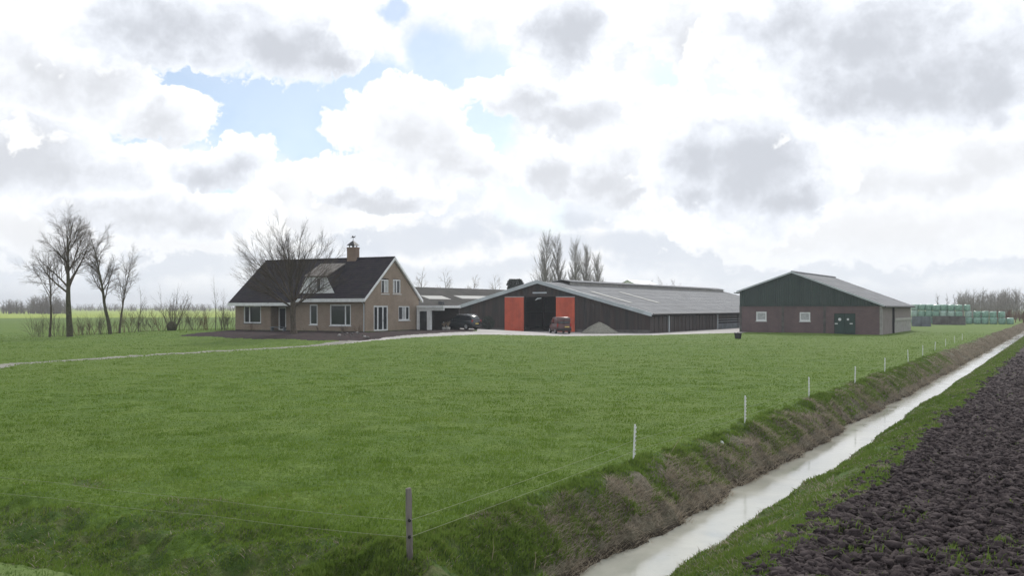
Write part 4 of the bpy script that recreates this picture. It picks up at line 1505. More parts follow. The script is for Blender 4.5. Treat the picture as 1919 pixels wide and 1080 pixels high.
def segs_mesh(segs, sides):
    s = np.array([(*a, *b, r0, r1) for a, b, r0, r1 in segs], dtype=np.float64)
    p0, p1, r0, r1 = s[:, 0:3], s[:, 3:6], s[:, 6], s[:, 7]
    d = p1 - p0
    d /= np.linalg.norm(d, axis=1, keepdims=True) + 1e-9
    ref = np.where(np.abs(d[:, 2:3]) < 0.9, [[0, 0, 1.0]], [[1.0, 0, 0]])
    a = np.cross(d, ref); a /= np.linalg.norm(a, axis=1, keepdims=True) + 1e-9
    b = np.cross(d, a)
    V = []
    for ring, (p, r) in enumerate(((p0, r0), (p1, r1))):
        for k in range(sides):
            t = 2 * math.pi * k / sides
            V.append(p + a * (r * math.cos(t))[:, None] + b * (r * math.sin(t))[:, None])
    V = np.stack(V, 1)                      # n, 2*sides, 3
    n = len(s)
    base = (np.arange(n) * 2 * sides)[:, None]
    F = []
    for k in range(sides):
        k2 = (k + 1) % sides
        F.append(np.concatenate([base + k, base + k2, base + sides + k2, base + sides + k], 1))
    return V.reshape(-1, 3), np.concatenate(F, 0)


def tree_obj(name, wood, loc, label, group=None, trunk_mat="bark", crown_mat="twig", cat="tree", trunk_levels=1, rot=0.0):
    t = thing(name, loc, rot, label, cat, group)
    tr = [s for l, ss in wood.seg.items() if l < trunk_levels for s in ss]
    cr = {l: ss for l, ss in wood.seg.items() if l >= trunk_levels}
    v, f = segs_mesh(tr, 8)
    raw_mesh("trunk", v, f, M[trunk_mat], t, True)
    vs, fs, n = [], [], 0
    for l, ss in cr.items():
        v, f = segs_mesh(ss, 5 if l <= 1 else 3)
        vs.append(v); fs.append(f + n); n += len(v)
    c = raw_mesh("crown", np.vstack(vs), np.vstack(fs), M[crown_mat], t, True)
    return t


def foot(px, py, z=0.0):
    p = on_ground(px, py, z)
    p.z = zof(p.x, p.y) - 0.05
    return p


def spec_tree(h, angle0=38, kids0=13, start0=0.32, up1=0.05, twig=0.010, ratio0=0.62, wander=0.06, kids1=9, kids2=8, kids3=0, taper0=0.9):
    s = [dict(n=12, wander=wander, up=0.03, taper=taper0, kids=kids0, start=start0, angle=angle0, aspread=10, ratio=ratio0, rr=0.52, short=0.62),
         dict(n=7, wander=0.10, up=up1, taper=0.85, kids=kids1, start=0.22, angle=36, ratio=0.55, rr=0.5, rmin=twig * 1.6, short=0.5),
         dict(n=4, wander=0.13, up=0.04, taper=0.7, kids=kids2, start=0.15, angle=36, ratio=0.55, rr=0.6, rmin=twig, short=0.4),
         dict(n=2, wander=0.15, up=0.03, taper=0.5, kids=kids3, start=0.2, angle=34, ratio=0.6, rr=0.7, rmin=twig * .8)]
    if kids3: s.append(dict(n=1, wander=0.1, up=0.0, taper=0.4, kids=0, start=0, angle=30, ratio=.5, rr=.7))
    return s


def make_tree(seed, h, r, spec, lean=(0, 0), name="bare_tree", **kw):
    w = Wood(seed)
    w.shoot(Vector((0, 0, 0)), Vector((lean[0], lean[1], 1)).normalized(), h, r, 0, spec)
    return w


# --- the row of trees left of the house
P = foot(131, 633.5)
w = make_tree(11, 10.7, 0.34, spec_tree(11.6, 36, 20, 0.38, 0.06, 0.010, 0.70, 0.05, 12, 10, 3), (0.0, 0.02))
tree_obj("bare_tree", w, P, "tallest bare tree with a thick dark forked trunk left of the house", "bare trees left of the house", "moss_bark")
P = foot(207, 632.5)
w = make_tree(23, 9.8, 0.21, spec_tree(10.6, 40, 18, 0.32, 0.05, 0.012, 0.58, 0.07, 11, 9, 3), (-0.20, 0.0))
tree_obj("bare_tree", w, P, "bare tree leaning left towards the tallest tree", "bare trees left of the house", "moss_bark")
P = foot(224, 631.5)
w = make_tree(31, 8.3, 0.12, spec_tree(8.3, 32, 15, 0.28, 0.05, 0.010, 0.55, 0.05, 9, 8, 2), (0.0, 0.02))
tree_obj("bare_tree", w, P, "slender bare tree just right of the leaning tree", "bare trees left of the house")
P = foot(93, 632.5)
w = make_tree(43, 8.8, 0.13, spec_tree(8.8, 48, 15, 0.36, 0.0, 0.010, 0.62, 0.06, 9, 8, 2), (0.0, 0))
tree_obj("bare_tree", w, P, "thin bare tree with spreading top at the left end of the row", "bare trees left of the house")
for px, h, seed, lab in ((259, 4.6, 3, "thin bare sapling between the slender tree and the coppiced shrub"), (404, 5.2, 5, "thin bare sapling standing next to the left house corner"), (415, 4.0, 7, "shortest bare sapling close to the left house wall")):
    w = make_tree(seed, h, 0.05, spec_tree(h, 26, 9, 0.3, 0.05, 0.008, 0.5, 0.05, 5, 4), (0.08 if px > 400 else 0, 0))
    tree_obj("sapling", w, foot(px, 629.5), lab, "saplings left of the house", cat="tree")


def shrub(px, py, h, spread, stems, seed, label, name="bare_shrub", m="twig", group="bare shrubs left of the house", rad=0.025):
    w = Wood(seed); r = w.r
    sp = [dict(n=4, wander=0.09, up=0.03, taper=0.7, kids=7, start=0.2, angle=26, ratio=0.5, rr=0.6, rmin=.009, short=0.4),
          dict(n=3, wander=0.13, up=0.05, taper=0.6, kids=4, start=0.2, angle=28, ratio=0.5, rr=0.7, rmin=.008),
          dict(n=2, wander=0.13, up=0.02, taper=0.5, kids=0, start=0.2, angle=28, ratio=0.5, rr=0.7)]
    for i in range(stems):
        a = r.uniform(0, 6.28); s = r.uniform(0.1, 1) * spread
        base = Vector((math.cos(a) * .25, math.sin(a) * .25, 0)) * min(1.0, spread + .3)
        d = Vector((math.cos(a) * s, math.sin(a) * s, 1)).normalized()
        w.shoot(base, d, h * r.uniform(.65, 1.05), rad * r.uniform(.7, 1.2), 0, sp)
    t = thing(name, foot(px, py), 0, label, "shrub", group)
    vs, fs, n = [], [], 0
    for l, ss in w.seg.items():
        v, f = segs_mesh(ss, 4 if l == 0 else 3); vs.append(v); fs.append(f + n); n += len(v)
    raw_mesh("branches", np.vstack(vs), np.vstack(fs), M[m], t, True)
    return t


# pollard-like coppiced shrub with a thick stool
t = shrub(322, 630, 4.1, 0.7, 13, 14, "large splayed coppiced shrub between the trees and the house", "coppiced_shrub", rad=0.038)
mb = MB(); mb.tube([(0, 0, 0), (0, 0, .5), (.05, 0, 1.0)], [.45, .55, .30], 10); mb.build("stool", M["moss_bark"], t, True)
hx = [66, 78, 104, 117, 147, 159, 170, 183, 194, 214, 236, 247, 266, 279, 292, 303, 341, 354, 366, 379, 391, 411, 421, 431]
near_ = ["left of the thin tree", "touching the thin trunk on its left", "right of the thin trunk", "just left of the tallest trunk", "touching the tallest trunk on its right", "a step right of the tallest trunk",
         "halfway between the tallest and the leaning tree", "third shrub right of the tallest trunk", "touching the leaning trunk on its left", "between the leaning and the slender tree", "right of the slender tree", "left of the thin sapling",
         "touching the thin sapling on its right", "a step right of the thin sapling", "second left of the coppiced shrub", "touching the coppiced shrub on its left", "touching the coppiced shrub on its right", "a step right of the coppiced shrub",
         "third right of the coppiced shrub", "halfway between coppiced shrub and house", "second left of the sapling by the house", "between the two saplings by the house", "a step left of the house wall", "against the left house corner"]
for k, (px, nr_) in enumerate(zip(hx, near_)):
    rus = k in (4, 6, 9, 10, 15, 19, 20)
    shrub(px, 631.8 - (px - 66) * .008, (2.5, 2.0, 2.9, 2.2, 1.7)[k % 5] * (0.85 + .3 * rng.random()), .55 + .5 * rng.random(), 8 + (k * 5) % 7, 31 + k * 7, ("russet" if rus else "grey") + " twiggy shrub " + nr_, m="russet_twig" if rus else "twig", rad=.015)

# --- spreading tree in front of the house: short trunk, many upright forks
P = at(549, 636, 84); P.z = zof(P.x, P.y) - 0.05
w = Wood(77); r = w.r
fork = 3.0
sp = [dict(n=8, wander=0.045, up=0.0, taper=0.82, kids=13, start=0.15, angle=24, aspread=7, ratio=0.60, rr=0.45, rmin=.014, short=0.5),
      dict(n=5, wander=0.07, up=0.05, taper=0.75, kids=9, start=0.15, angle=26, ratio=0.50, rr=0.5, rmin=.010, short=0.4),
      dict(n=3, wander=0.09, up=0.06, taper=0.6, kids=8, start=0.15, angle=26, ratio=0.5, rr=0.65, rmin=.008, short=0.4),
      dict(n=2, wander=0.10, up=0.05, taper=0.5, kids=0, start=0.15, angle=28, ratio=0.5, rr=0.7, rmin=.007)]
for k in range(16):
    a = 2 * math.pi * k / 16 + r.uniform(-.2, .2)
    s = (0.24, 0.62, 1.1, 1.7)[k % 4] * r.uniform(.9, 1.1)
    ln = (6.5, 6.4, 6.1, 5.4)[k % 4] * r.uniform(.92, 1.04)
    w.shoot(Vector((math.cos(a) * .10, math.sin(a) * .10, fork - (0.5 if k % 4 == 3 else 0.0))), Vector((math.cos(a) * s - .13, math.sin(a) * s, 1)).normalized(), ln, 0.072, 0, sp)
trunk = Wood(1); trunk.seg = {0: []}
pp = [(0.10, 0, 0, .36), (.05, 0, .5, .27), (0, 0, 1.4, .25), (0, 0, 2.4, .26), (0, 0, 3.3, .22)]
for a, b in zip(pp, pp[1:]): trunk.seg[0].append((a[:3], b[:3], a[3], b[3]))
both = Wood(2); both.seg = {0: trunk.seg[0]}
for l, ss in w.seg.items(): both.seg[l + 1] = ss
tree_obj("bare_tree", both, P, "broad round bare tree standing on the lawn in front of the house", None, "bark", "dark_twig")

# --- poplars behind the long barn
def poplar(px, top, wpx, seed, label, depth=205):
    b = at(px, 577, depth); b.z = 0
    h = at(px, top, depth).z
    w = Wood(seed)
    wm = wpx / F_PX * depth
    sp = [dict(n=12, wander=0.02, up=0.05, taper=0.92, kids=95, start=0.10, angle=26, aspread=5, ratio=0.24, rr=0.42, rmin=.03, short=0.45),
          dict(n=4, wander=0.06, up=0.10, taper=0.75, kids=11, start=0.15, angle=20, ratio=0.5, rr=0.6, rmin=.022, short=0.4),
          dict(n=2, wander=0.06, up=0.12, taper=0.6, kids=4, start=0.15, angle=20, ratio=0.55, rr=0.7, rmin=.018)
          , dict(n=1, wander=0.06, up=0.1, taper=0.6, kids=0, start=0.15, angle=20, ratio=0.5, rr=0.8)]
    sp[0]["ratio"] = 0.20 + wm / h * 0.78
    w.shoot(Vector((0, 0, 0)), Vector((0.02, 0, 1)).normalized(), h * .97, .28, 0, sp)
    tree_obj("poplar", w, b, label, "poplars behind the long barn", "haze_paled_twig", "haze_paled_twig")


poplar(1020, 451, 30, 1, "tallest and widest bare poplar, left end of the poplar row")
poplar(1045, 454, 18, 2, "narrow bare poplar next to the widest one", 208)
poplar(1074, 463, 22, 3, "bare poplar at the left of the middle pair")
poplar(1095, 472, 20, 4, "bare poplar at the right of the middle pair", 208)
poplar(1121, 485, 17, 5, "smallest bare poplar, right end of the poplar row")

# --- small bare trees seen over the old barn, and beyond the long barn
labs = ["bare treetop over the old barn roof nearest the house", "second bare treetop from the house over the old barn roof", "third bare treetop from the house over the old barn roof", "bare treetop over the old barn roof beside the dark evergreen"]
for k, (px, top) in enumerate(((789, 509), (840, 511), (884, 520), (929, 520))):
    b = at(px, 577, 235); b.z = 0; h = at(px, top, 235).z
    w = make_tree(60 + k, h, .18, spec_tree(h, 36, 14, .35, .06, .022, .45, .05, 8, 7))
    tree_obj("bare_tree", w, b, labs[k], "bare treetops behind the old barn", crown_mat="pale_twig")
for k, (px, top) in enumerate(((1224, 528), (1245, 525), (1266, 528))):
    b = at(px, 577, 330); b.z = 0; h = at(px, top, 330).z
    w = make_tree(80 + k, h, .22, spec_tree(h, 40, 14, .35, .05, .03, .45, .05, 8, 7))
    tree_obj("bare_tree", w, b, ["left", "middle", "right"][k] + " one of three far bare treetops above the long barn ridge", "far treetops above the long barn", crown_mat="pale_twig")


# --- dark evergreen behind the barn's left slope
def evergreen():
    b = at(967, 577, 160); b.z = 0
    t = thing("evergreen_tree", b, 0, "dark flat topped evergreen rising behind the left slope of the long barn", "tree")
    mb = MB(); mb.tube([(0, 0, 0), (0, 0, 5)], [.25, .15], 8); mb.build("trunk", M["bark"], t)
    r = np.random.default_rng(5)
    n = 9000
    zt = at(967, 524, 160).z
    z = r.uniform(3.2, zt, n)
    half = 1.55 * np.clip(1.05 - ((z - 5.5) / (zt - 5.0)) ** 4 * .75, .2, 1)
    a = r.uniform(0, 6.28, n); q = np.sqrt(r.uniform(.25, 1, n))
    c = np.stack([np.cos(a) * q * half - .12 * (z > zt - 1), np.sin(a) * q * half, z], -1)
    u = r.normal(size=(n, 3)); u /= np.linalg.norm(u, axis=1)[:, None]
    v = np.cross(u, r.normal(size=(n, 3))); v /= np.linalg.norm(v, axis=1)[:, None]
    s = r.uniform(.07, .16, n)[:, None]
    V = np.stack([c - u * s, c + u * s, c + v * s * 1.5], 1).reshape(-1, 3)
    raw_mesh("crown", V, np.arange(3 * n).reshape(-1, 3), M["evergreen"], t)


evergreen()


# --- far woods: one mass each
def woods(name, label, spots, seed, m, twig, kinds=3, levels=4):
    protos = []
    for k in range(kinds):
        w = make_tree(seed + k, 1.0, .022, [dict(n=6, wander=0.05, up=0.04, taper=.85, kids=13, start=.2, angle=32, aspread=9, ratio=.42, rr=.5, short=.55),
                                             dict(n=3, wander=.1, up=.07, taper=.7, kids=7, start=.15, angle=32, ratio=.5, rr=.6, rmin=twig, short=.4),
                                             dict(n=2, wander=.1, up=.05, taper=.5, kids=3, start=.15, angle=32, ratio=.5, rr=.7, rmin=twig),
                                             dict(n=1, wander=.1, up=.05, taper=.5, kids=0, start=.15, angle=32, ratio=.5, rr=.8, rmin=twig)][:levels] if levels > 3 else [dict(n=5, wander=0.05, up=0.04, taper=.85, kids=11, start=.06, angle=36, aspread=9, ratio=.42, rr=.5, short=.5), dict(n=2, wander=.1, up=.07, taper=.6, kids=5, start=.1, angle=34, ratio=.55, rr=.7, rmin=twig, short=.4), dict(n=1, wander=.1, up=.05, taper=.4, kids=0, start=.15, angle=32, ratio=.5, rr=.8, rmin=twig)])
        vs, fs, n = [], [], 0
        for l, ss in w.seg.items():
            v, f = segs_mesh(ss, 4 if l == 0 else 3); vs.append(v); fs.append(f + n); n += len(v)
        protos.append((np.vstack(vs), np.vstack(fs)))
    r = random.Random(seed)
    V, Fc, n = [], [], 0
    for (x, y, h, wd) in spots:
        v, f = protos[r.randrange(kinds)]
        a = r.uniform(0, 6.28)
        c, s = math.cos(a), math.sin(a)
        q = np.stack([(v[:, 0] * c - v[:, 1] * s) * h * wd + x, (v[:, 0] * s + v[:, 1] * c) * h * wd + y, v[:, 2] * h * 1.0 - .1], -1)
        V.append(q); Fc.append(f + n); n += len(q)
    o = raw_mesh(name, np.vstack(V), np.vstack(Fc), M[m])
    tag(o, label, "woodland", None, "stuff")


r = random.Random(3)
spots = []
for i in range(300):
    px = r.uniform(1795, 2140)
    d = r.uniform(225, 300)
    top = 549 - (px - 1800) * 0.03 + r.uniform(-3, 7)
    p = at(px, 577, d)
    spots.append((p.x, p.y, at(px, top, d).z * r.uniform(.8, 1.02), r.uniform(.8, 1.2)))
woods("woodland", "grey brown leafless wood on the right horizon beyond the bales", spots, 101, "haze_paled_twig", .0055)
for k, (px, top) in enumerate(((1758, 551), (1776, 553), (1790, 552))):
    b = at(px, 577, 270); b.z = 0; h = at(px, top, 270).z
    w = make_tree(180 + k, h, .14, spec_tree(h, 22, 14, .2, .08, .02, .35, .04, 7, 5))
    tree_obj("bare_tree", w, b, ["leftmost slim bare tree beyond the green bales, apart from the wood", "middle slim bare tree beyond the green bales", "slim bare tree beyond the bales beside the wood edge"][k], "slim trees beyond the bales", crown_mat="twig")
spots = []
for i in range(90):      # undergrowth at the end of the ditch
    px = r.uniform(1850, 1990); d = r.uniform(175, 225)
    p = at(px, 577, d); spots.append((p.x, p.y, r.uniform(1.2, 2.6), r.uniform(1.2, 2.0)))
woods("undergrowth", "brown undergrowth at the far end of the ditch below the wood", spots, 131, "russet_twig", .008, 2)
spots = []
for i in range(190):
    px = r.uniform(-120, 48); d = r.uniform(430, 520)
    p = at(px, 577, d); top = 559 + abs(px - 5) * .10 + r.uniform(0, 7)
    spots.append((p.x, p.y, max(2, at(px, top, d).z) * r.choice((1, .95, .6, .45)), r.uniform(1.2, 2.0)))
for i in range(130):
    px = r.uniform(52, 128); d = r.uniform(420, 500)
    p = at(px, 577, d); top = 551 + abs(px - 85) * .22 + r.uniform(0, 9)
    spots.append((p.x, p.y, max(2, at(px, top, d).z) * r.choice((1, .95, .6, .45)), r.uniform(1.1, 1.9)))
woods("copse", "dark hazy copse on the far edge of the left field", spots, 151, "twig", .012, 3, 3)
spots = []
for i in range(520):
    px = r.uniform(-300, 640); d = r.uniform(760, 980)
    p = at(px, 577, d); top = 572 + r.uniform(-3.5, 3)
    spots.append((p.x, p.y, max(3, at(px, top, d).z) * r.choice((1, .9, .6)), r.uniform(1.8, 3.2)))
woods("treeline", "low blue grey treeline along the left horizon", spots, 171, "twig", .016, 2, 3)

# ------------------------------------------------------------------ vehicles
def loft(mb, sections):
    """closed skin over cross sections (each a list of points with equal count)"""
    n = len(mb.v); k = len(sections[0])
    for s in sections: mb.v += [tuple(p) for p in s]
    for i in range(len(sections) - 1):
        for j in range(k):
            j2 = (j + 1) % k
            mb.f.append((n + i * k + j, n + i * k + j2, n + (i + 1) * k + j2, n + (i + 1) * k + j))
    mb.f.append(tuple(n + j for j in range(k))[::-1])
    e = n + (len(sections) - 1) * k
    mb.f.append(tuple(e + j for j in range(k)))


def section(x, hw, z0, z1, r=0.12):
    pts = [(-hw + r, z0), (hw - r, z0), (hw, z0 + r), (hw, z1 - r), (hw - r * 1.2, z1), (-hw + r * 1.2, z1), (-hw, z1 - r), (-hw, z0 + r)]
    return [(x, y, z) for y, z in pts]


def add_wheels(t, xs, hw, rad=0.34, wid=0.2):
    for x in xs:
        for s in (-1, 1):
            y = s * (hw - wid / 2 + 0.01)
            mb = MB()
            n0 = len(mb.v)
            mb.tube([(x, y - wid / 2, rad), (x, y + wid / 2, rad)], rad, 20)
            w = mb.build("wheel", M["tyre"], t)
            mb = MB()
            mb.tube([(x, y + s * wid / 2 - s * .01, rad), (x, y + s * (wid / 2 + .012), rad)], rad * .64, 16)
            for k in range(5):
                a = 2 * math.pi * k / 5
                mb.tube([(x, y + s * (wid / 2 + .016), rad), (x + math.cos(a) * rad * .6, y + s * (wid / 2 + .016), rad + math.sin(a) * rad * .6)], .03, 4)
            mb.build("rim", M["rim"], w)


def suv():
    # front to -X local, rear to +X
    p = on_ground(868, 626.2, 0.15)
    z = zof(p.x, p.y)
    d = Vector((-0.80, 0.60))
    t = thing("parked_car", (p.x - .2, p.y + 1.2, z), math.atan2(-d.y, -d.x), "dark parked estate car with a pale roof edge before the barn's left end", "car")
    mb = MB()
    secs = [(-2.10, .62, .42, .70), (-2.02, .78, .28, .84), (-1.6, .86, .22, .96), (-.9, .88, .22, 1.02), (0.2, .89, .22, 1.03), (1.5, .88, .24, 1.06), (1.98, .84, .30, 1.06), (2.12, .74, .42, .98)]
    loft(mb, [section(*s) for s in secs])
    mb.build("body", M["car"], t, True)
    mb = MB()
    cab = [(-1.0, .74, 1.00, 1.06), (-.35, .66, 1.0, 1.50), (0.1, .64, 1.0, 1.62), (1.2, .63, 1.0, 1.62), (1.72, .64, 1.0, 1.52), (2.02, .72, 1.0, 1.1)]
    loft(mb, [section(x, h, a, b, .03 + .05 * (b - a)) for x, h, a, b in cab])
    mb.build("cabin", M["car"], t, True)
    for s in (-1, 1):
        for q in ([(-.72, 1.07), (-.22, 1.48), (.30, 1.52), (.30, 1.07)], [(.38, 1.07), (.38, 1.52), (1.05, 1.52), (1.05, 1.07)], [(1.12, 1.09), (1.12, 1.51), (1.52, 1.47), (1.78, 1.12)]):
            mb = MB(); yy = lambda zz: s * (.735 - .08 * (zz - 1.07) / .5)
            mb.prism([(x, yy(z_), z_) for x, z_ in q], (0, -s * .04, 0)); mb.build("side_window", M["glass"], t)
        mb = MB(); mb.tube([(-.25, s * .60, 1.64), (.2, s * .60, 1.69), (1.2, s * .60, 1.69), (1.55, s * .60, 1.63)], .03, 6); mb.build("roof_rail", M["steel"], t)
        mb = MB(); mb.box(-.75, -.58, s * .9, s * 1.04, 1.04, 1.18); mb.build("mirror", M["trim"], t)
        mb = MB(); mb.box(2.02, 2.10, s * .60, s * .80, .80, 1.08); mb.build("tail_lamp", M["lamp_red"], t)
        mb = MB(); mb.box(-2.08, -1.92, s * .50, s * .76, .66, .82); mb.build("headlight", M["lamp_clear"], t)
    mb = MB(); mb.hexa([(1.80, -.5, 1.46), (1.80, .5, 1.46), (1.76, .5, 1.42), (1.76, -.5, 1.42)], [(2.03, -.58, 1.12), (2.03, .58, 1.12), (1.98, .58, 1.10), (1.98, -.58, 1.10)]); mb.build("rear_window", M["glass"], t)
    mb = MB(); mb.hexa([(-.38, -.54, 1.47), (-.38, .54, 1.47), (-.34, .54, 1.43), (-.34, -.54, 1.43)], [(-.99, -.66, 1.08), (-.99, .66, 1.08), (-.93, .66, 1.05), (-.93, -.66, 1.05)]); mb.build("windscreen", M["glass"], t)
    mb = MB(); mb.box(2.05, 2.14, -.26, .26, .62, .73); mb.build("number_plate", M["plate"], t)
    mb = MB(); mb.box(1.95, 2.17, -.78, .78, .34, .56); mb.build("bumper", M["trim"], t)
    add_wheels(t, (-1.32, 1.32), .90)


def van():
    p = on_ground(1049, 626.5, 0.1)
    z = zof(p.x, p.y)
    d = (Vector((p.x, p.y, 0)) - Vector((0, 0, 0))).normalized()
    ang = math.atan2(d.y, d.x) + math.radians(14)
    t = thing("parked_van", (p.x + d.x * 2.1, p.y + d.y * 2.1, z), ang, "dull red van seen from behind in front of the right red barn door", "van")
    # rear at -X local
    mb = MB()
    secs = [(-1.98, .76, .36, 1.06), (-1.90, .83, .28, 1.10), (0.6, .84, .26, 1.10), (1.3, .82, .28, 1.04), (1.9, .74, .34, .88), (2.0, .6, .42, .72)]
    loft(mb, [section(*s) for s in secs]); mb.build("body", M["van"], t, True)
    mb = MB()
    cab = [(-1.93, .72, 1.06, 1.55), (-1.82, .74, 1.06, 1.80), (-.2, .75, 1.06, 1.84), (.7, .72, 1.06, 1.78), (1.3, .70, 1.0, 1.12)]
    loft(mb, [section(x, h, a, b, .08) for x, h, a, b in cab]); mb.build("cabin", M["van"], t, True)
    for s in (-1, 1):
        mb = MB(); y0, y1 = sorted((s * .05, s * .63)); mb.hexa([(-1.955, y0, 1.14), (-1.955, y1, 1.14), (-1.90, y1, 1.14), (-1.90, y0, 1.14)], [(-1.895, y0, 1.68), (-1.895, y1, 1.66), (-1.84, y1, 1.66), (-1.84, y0, 1.68)]); mb.build("rear_window", M["glass"], t)
        mb = MB(); y0, y1 = sorted((s * .66, s * .80)); mb.box(-2.0, -1.86, y0, y1, .78, 1.12); mb.build("tail_lamp", M["lamp_red"], t)
        mb = MB(); y0, y1 = sorted((s * .715, s * .765)); mb.box(-.4, .6, y0, y1, 1.14, 1.62); mb.build("side_window", M["glass"], t)
        mb = MB(); y0, y1 = sorted((s * .86, s * 1.0)); mb.box(.75, .88, y0, y1, 1.06, 1.24); mb.build("mirror", M["trim"], t)
    mb = MB(); mb.box(-1.99, -1.9, -.02, .02, .5, 1.7); mb.build("door_seam", M["trim"], t)
    mb = MB(); mb.box(-2.01, -1.96, -.58, -.08, .70, .81); mb.build("number_plate", M["plate"], t)
    mb = MB(); mb.box(-2.08, -1.9, -.80, .80, .34, .56); mb.build("bumper", M["trim"], t)
    mb = MB(); mb.hexa([(.74, -.6, 1.72), (.74, .6, 1.72), (.70, .6, 1.68), (.70, -.6, 1.68)], [(1.28, -.62, 1.14), (1.28, .62, 1.14), (1.22, .62, 1.10), (1.22, -.62, 1.10)]); mb.build("windscreen", M["glass"], t)
    add_wheels(t, (-1.25, 1.3), .84, .31, .18)


suv()
van()


# ------------------------------------------------------------------ heap, bin, garden bits
def heap():
    c = on_ground(1126, 626, 0.1)
    r = np.random.default_rng(2)
    na, nr = 44, 16
    V = [[0, 0, 1.42]]
    for i in range(1, nr + 1):
        for k in range(na):
            a = 2 * math.pi * k / na
            q = i / nr
            R = 2.05 * q * (1 + .10 * math.sin(a * 3 + 1) + .06 * math.sin(a * 7))
            h = 1.42 * (1 - q) ** .92 + .10 * math.sin(a * 2 + q * 5) * q * (1 - q) * 3 + r.normal() * .03 * (1 - q)
            V.append([R * math.cos(a), R * math.sin(a), h - .04 * (q > .97)])
    V = np.array(V)
    F = []
    for k in range(na): F.append([0, 1 + k, 1 + (k + 1) % na, 1 + (k + 1) % na])
    for i in range(nr - 1):
        for k in range(na):
            k2 = (k + 1) % na
            F.append([1 + i * na + k, 1 + (i + 1) * na + k, 1 + (i + 1) * na + k2, 1 + i * na + k2])
    mbv = [tuple(v) for v in V]
    mb = MB(); mb.v = mbv; mb.f = [tuple(dict.fromkeys(f)) for f in F]
    o = mb.build("gravel_heap", M["gravel"], None, True)
    o.location = (c.x, c.y + 2.0, .08); o.scale = (1.05, 1.0, .92)
    tag(o, "cone shaped grey gravel heap against the dark barn wall", "heap")


heap()
p = on_ground(1383, 635.5, 0.0)
t = thing("feed_bin", (p.x, p.y, zof(p.x, p.y)), 0.3, "small black bin standing at the grass edge by the brick shed's left corner", "bin")
mb = MB(); mb.hexa([(-.2, -.2, 0), (.2, -.2, 0), (.2, .2, 0), (-.2, .2, 0)], [(-.26, -.26, .55), (.26, -.26, .55), (.26, .26, .55), (-.26, .26, .55)]); mb.build("tub", M["trim"], t)
mb = MB(); mb.box(-.29, .29, -.29, .29, .552, .60); mb.box(-.06, .06, -.05, .05, .60, .64); mb.build("lid", M["lead"], t)

# low step by the porch, stone pile and plants in the earth bed
p0 = HF.front(500, 618, -1.0); p1 = HF.front(541, 618, -1.0)
w0 = HF.o + HF.x * ((p0.x + p1.x) / 2) + HF.y * -0.9
t = thing("garden_bench", (w0.x, w0.y, zof(w0.x, w0.y)), HF.rot, "low pale blue grey garden bench on the earth left of the tree", "bench")
mb = MB(); mb.box(-1.0, 1.0, -.2, .2, .36, .42); mb.build("seat", M["blue_concrete"], t)
for s in (-.8, .8):
    mb = MB(); mb.box(s - .06, s + .06, -.18, .18, -.05, .357); mb.build("leg", M["blue_concrete"], t)

r = random.Random(12)
for k in range(11):
    px = 636 + k * 5.2 + r.uniform(-2, 2); py = 634 + r.uniform(-2.2, 2.6)
    q = on_ground(px, py, .22)
    mb = MB(); s = r.uniform(.10, .22)
    n = 7
    for zz, rr in ((-.1, .8), (.3, 1.0), (.75, .75), (.95, .3)):
        for j in range(n):
            a = 6.283 * j / n
            m_ = rr * s * r.uniform(.8, 1.15); mb.v.append((m_ * math.cos(a), m_ * math.sin(a), zz * s))
    for i in range(3):
        for j in range(n): mb.f.append((i * n + j, i * n + (j + 1) % n, (i + 1) * n + (j + 1) % n, (i + 1) * n + j))
    mb.f.append(tuple(3 * n + j for j in range(n)))
    o = mb.build("garden_stone", M["old_concrete"] if k % 3 else M["concrete"], None)
    o.location = (q.x, q.y, zof(q.x, q.y))
    tag(o, ["first", "second", "third", "fourth", "fifth", "sixth", "seventh", "eighth", "ninth", "tenth", "last"][k] + " stone from the left in the rockery on the earth bed", "stone", "stones in the rockery")
for k, (px, py, h, m) in enumerate(((646, 634, .7, "twig"), (672, 633.5, .8, "russet_twig"), (600, 632, .6, "twig"), (470, 630, .8, "russet_twig"), (575, 631.5, .55, "russet_twig"))):
    shrub(px, py, h, .6, 12, 300 + k, ["small bare plant among the rockery stones", "small russet plant at the right end of the earth bed", "small bare plant right of the broad tree's trunk", "russet plant under the left front window", "small russet plant near the tall narrow window"][k], "garden_plant", m, "small plants in the earth bed", .012)

# conifer hedge dark tuft by the car
q = on_ground(914, 625, .1)
t = thing("box_shrub", (q.x, q.y + 1.5, zof(q.x, q.y)), 0, "dark green rounded shrub right of the parked estate car", "shrub")
rr = np.random.default_rng(9); n = 1500
c = rr.normal(size=(n, 3)); c /= np.linalg.norm(c, axis=1)[:, None]; c *= (rr.uniform(.5, 1, n) ** .5)[:, None] * np.array([.75, .75, .8]); c[:, 2] += .72
u = rr.normal(size=(n, 3)); u /= np.linalg.norm(u, axis=1)[:, None]; v = rr.normal(size=(n, 3)); v /= np.linalg.norm(v, axis=1)[:, None]
raw_mesh("foliage", np.stack([c - u * .07, c + u * .07, c + v * .12], 1).reshape(-1, 3), np.arange(3 * n).reshape(-1, 3), M["evergreen"], t)


